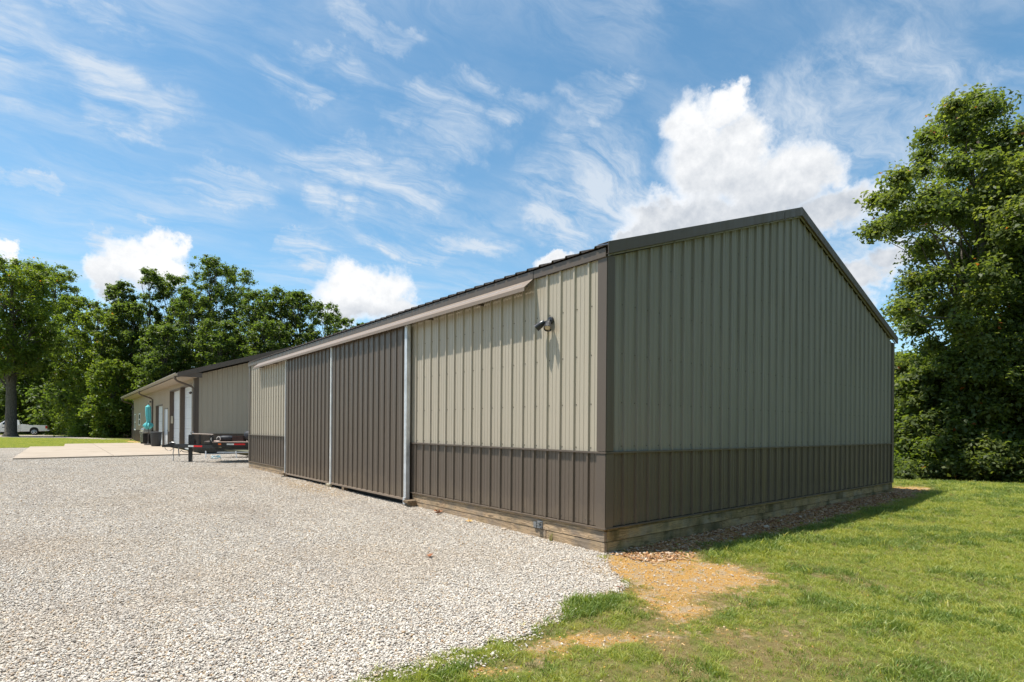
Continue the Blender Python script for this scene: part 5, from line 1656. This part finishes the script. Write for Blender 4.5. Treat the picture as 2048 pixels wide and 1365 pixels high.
def crumb_mat():
    m, t = newmat('clay_crumb')
    rnd = t.n('ShaderNodeObjectInfo').outputs['Random']
    c = t.ramp(rnd, [(0, (.26, .12, .035)), (.35, (.52, .28, .085)), (.7, (.62, .40, .16)), (.88, (.62, .48, .30)), (.96, (.66, .60, .50)), (1, (.28, .19, .10))])
    finish(t, t.n('ShaderNodeBsdfPrincipled', {'Base Color': c, 'Roughness': .9, 'Specular IOR Level': .15}))
crumb_mat()
cv = []
for k in range(4):
    q = stone_mesh(400 + k); q.materials.clear(); q.materials.append(MATS['clay_crumb']); cv.append(q)
for k in range(3):
    q = chip_mesh(430 + k); q.materials.clear(); q.materials.append(MATS['clay_crumb']); cv.append(q)
x, y, d = view_points(rng, 400000, 2.0, 9, prob=lambda d: np.clip((4 / d) ** 1.2, .1, 1))
kp = (rng.random(len(x)) < ss(.25, .65, clay_mask(x, y)) * .38 + .03 * thin_mask(x, y)) & (gravel_mask(x, y) < .85) & ~((x > -.02) & (y > -.02)) & (x > -3.8) & (y > -4.2) & (x < 6)
x, y = x[kp], y[kp]; n = len(x)
sc = .0022 + .0085 * rng.random(n) ** 3
scatter('soil_crumbs', 'ochre crumbs, chips and grit on the bare clay at the barn corner', np.stack([x, y, height(x, y) + sc * .2], 1), rng.uniform(0, 6.28, (n, 3)) * np.array([.1, .1, 1]), np.stack([sc, sc, sc], 1), rng.integers(0, 7, n), cv)
print('crumbs', n)

def tuft_mesh(seed, mat, nb, h, spread, wdt, lean):
    rng = np.random.default_rng(seed)
    vs = []; fs = []
    for k in range(nb):
        a = rng.uniform(0, 6.28); r = spread * math.sqrt(rng.random())
        bx_, by_ = r * math.cos(a), r * math.sin(a)
        hh = h * rng.uniform(.5, 1.15)
        la = rng.uniform(0, 6.28); ll = hh * lean * rng.uniform(.3, 1.3)
        ox, oy = math.cos(la) * ll, math.sin(la) * ll
        wa = rng.uniform(0, 3.14); wx, wy = math.cos(wa) * wdt / 2, math.sin(wa) * wdt / 2
        b0 = len(vs)
        vs += [(bx_ - wx, by_ - wy, -.005), (bx_ + wx, by_ + wy, -.005), (bx_ + ox * .35 + wx * .8, by_ + oy * .35 + wy * .8, hh * .55), (bx_ + ox * .35 - wx * .8, by_ + oy * .35 - wy * .8, hh * .55), (bx_ + ox, by_ + oy, hh * .92)]
        fs += [(b0, b0 + 1, b0 + 2, b0 + 3), (b0 + 3, b0 + 2, b0 + 4)]
    m = MB(); m.add(vs, fs)
    me = bpy.data.meshes.new('tuft'); me.from_pydata(m.v, [], m.f); me.materials.append(MATS[mat])
    return me
vars_ = [tuft_mesh(100 + k, 'grass_green', 13, .040, .04, .0042, 1.25) for k in range(4)]
vars_ += [tuft_mesh(120 + k, 'grass_dark', 11, .045, .035, .0045, 1.0) for k in range(3)]
vars_ += [tuft_mesh(160 + k, 'grass_green', 7, .062, .03, .0068, 1.1) for k in range(2)]
vars_ += [tuft_mesh(140 + k, 'grass_straw', 9, .030, .04, .0035, 1.6) for k in range(2)]
x, y, d = view_points(rng, 520000, 2.0, 17.5, prob=lambda d: np.clip((4.2 / d) ** 1.25, .1, 1))
gm = gravel_mask(x, y); cm = clay_mask(x, y)
es = edge_s(x, y)
thin = thin_mask(x, y)
pr_ = (1 - ss(.30, .80, gm)) * (1 - .90 * ss(.32, .78, cm + .25 * (fbm(x, y, 9, 61) - .5))) * (1 - ss(.4, 1.1, es)) * .8 * (1 - .66 * thin)
kp = (rng.random(len(x)) < pr_) & ~((x > -.06) & (y > -.06) & (x < BW + .06) & (y < BL)) & (y < 12)
x, y, d, cm, gm = x[kp], y[kp], d[kp], cm[kp], gm[kp]
n = len(x)
pf = fbm(x, y, .7, 71); p2 = fbm(x, y, 2.6, 73)
pick = np.where(p2 > .58, rng.integers(4, 7, n), rng.integers(0, 4, n))
pick = np.where(rng.random(n) < (.08 + .20 * ss(.5, .72, pf) + .35 * ss(.10, .4, cm)), rng.integers(9, 11, n), pick)
pick = np.where(rng.random(n) < .5 * thin_mask(x, y), rng.integers(9, 11, n), pick)
pick = np.where(rng.random(n) < .07, rng.integers(7, 9, n), pick)
sc = rng.uniform(.65, 1.2, n) * (1 - .3 * thin_mask(x, y)) * (1 + .75 * np.clip((d - 4) / 10, 0, 1.2)) * (.85 + .32 * ss(.35, .7, p2)) * (1 - .3 * ss(.15, .5, cm))
sc = np.where(cm > .5, sc * rng.uniform(.4, .9, n), sc)
tall = np.exp(-(((x + 1.45) / .42) ** 2 + ((y + 1.12) / .2) ** 2)) + .8 * np.exp(-(((x - 1.6) / 1.0) ** 2 + ((y + .95) / .22) ** 2)) + .5 * np.exp(-(((x + 2.9) / .35) ** 2 + ((y + 1.45) / .15) ** 2))
sc *= 1 + 1.0 * np.clip(tall, 0, 1)
pick = np.where((tall > .4) & (x < 0), rng.integers(4, 7, n), pick)
P = np.stack([x, y, height(x, y)], 1)
scatter('grass', 'mown lawn grass, green with straw flecks, around the barn gable', P, np.stack([rng.normal(0, .12, n), rng.normal(0, .12, n), rng.uniform(0, 6.28, n)], 1), np.stack([sc, sc, sc * rng.uniform(.7, 1.2, n)], 1), pick, vars_)
print('tufts', n)
# far lawn by the slab
x = rng.uniform(-22, 2, 60000); y = rng.uniform(37, 75, 60000)
kp = (gravel_mask(x, y) < .3) & ~((x > -6.0) & (x < .6) & (y < 38.8)) & ~((x > -4.42) & (x < .6) & (y < 45.3)) & ~((x > .2) & (y < 56)) & (clay_mask(x, y) < .5) & (y < 72 - (x + 9) * 1.6)
x, y = x[kp], y[kp]; n = len(x)
sc = rng.uniform(1.2, 2.2, n)
P = np.stack([x, y, height(x, y)], 1)
scatter('grass', 'bright lawn strip between the concrete slab and the far lane', P, np.stack([rng.normal(0, .12, n), rng.normal(0, .12, n), rng.uniform(0, 6.28, n)], 1), np.stack([sc, sc, sc], 1), rng.integers(0, 4, n), vars_[:4])

# ------------------------------------------------------------------ small litter
def dead_leaf(x, y, s_, rz_, mat, lab, seed):
    r_ = random.Random(seed)
    out = [(0, -1), (.16, -.55), (.62, -.50), (.34, -.12), (.78, .22), (.32, .30), (.40, .72), (0, 1), (-.36, .70), (-.30, .28), (-.80, .18), (-.32, -.14), (-.6, -.52), (-.15, -.55)]
    n_ = len(out)
    vs = [(a * s_, b_ * s_, s_ * (.55 * a * a + .22 * r_.random() + .15 * b_ * b_)) for a, b_ in out] + [(0, 0, .02 * s_)]
    vs2 = [(a, b_, c + .0015) for a, b_, c in vs]
    fs = [(i, (i + 1) % n_, n_) for i in range(n_)] + [((i + 1) % n_ + n_ + 1, i + n_ + 1, 2 * n_ + 1) for i in range(n_)] + [(i, i + n_ + 1, (i + 1) % n_ + n_ + 1, (i + 1) % n_) for i in range(n_)]
    m = MB(); m.add(vs + vs2, fs)
    o = m.build('dead_leaf', mat, None, loc=(x, y, float(height(x, y)) + .022), rot=(r_.uniform(-.3, .3), r_.uniform(-.3, .3), rz_))
    tag(o, lab, 'leaf', 'dead leaves on the gravel')
dead_leaf(-.08, 3.30, .085, .4, 'dead_leaf_brown', 'curled brown leaf against the skirt boards near the door guide', 1)
dead_leaf(-.16, 3.18, .07, 2.0, 'dead_leaf_brown', 'smaller brown leaf beside the curled one near the door guide', 2)
dead_leaf(-.17, 2.33, .06, 1.2, 'dead_leaf_yellow', 'yellowish leaf at the foot of the skirt boards halfway to the latch', 3)
dead_leaf(-1.63, .95, .055, 2.6, 'dead_leaf_brown', 'lone brown leaf out on the open gravel', 4)
dead_leaf(-5.05, -1.0 + .35, .06, .9, 'dead_leaf_yellow', 'golden leaf on the gravel near the bottom edge', 5)
dead_leaf(-.95, -1.0, .03, .9, 'dead_leaf_brown', 'tiny brown leaf by the dark grass at the gravel edge', 6)
st = stone_mesh(91)
st = st.copy(); st.materials.clear(); st.materials.append(MATS['pale_rock'])
for (x, y, s_, lab) in ((-.09, 1.66, .055, 'pale orange stained rock against the skirt boards left of the latch'), (-.07, 2.28, .035, 'small pale rock beside the yellowish leaf'),
                        (3.0, -.33, .06, 'flat pale rock on the wood chips by the gable'), (2.2, -.42, .045, 'small rock lying in the wood chips nearer the corner')):
    o = inst('rock', st, None, (x, y, float(height(x, y)) + s_ * .3), (0, 0, x * 3), (s_, s_ * .8, s_ * .75)); tag(o, lab, 'rock')
wd = thing('weed', 'dry brownish weed sprouting at the skirt board joint by the latch', 'weed', (-.03, .83, .0))
inst('blades', tuft_mesh(301, 'grass_straw', 16, .13, .03, .005, .5), wd)
inst('blades', tuft_mesh(302, 'grass_dark', 8, .12, .03, .005, .5), wd)
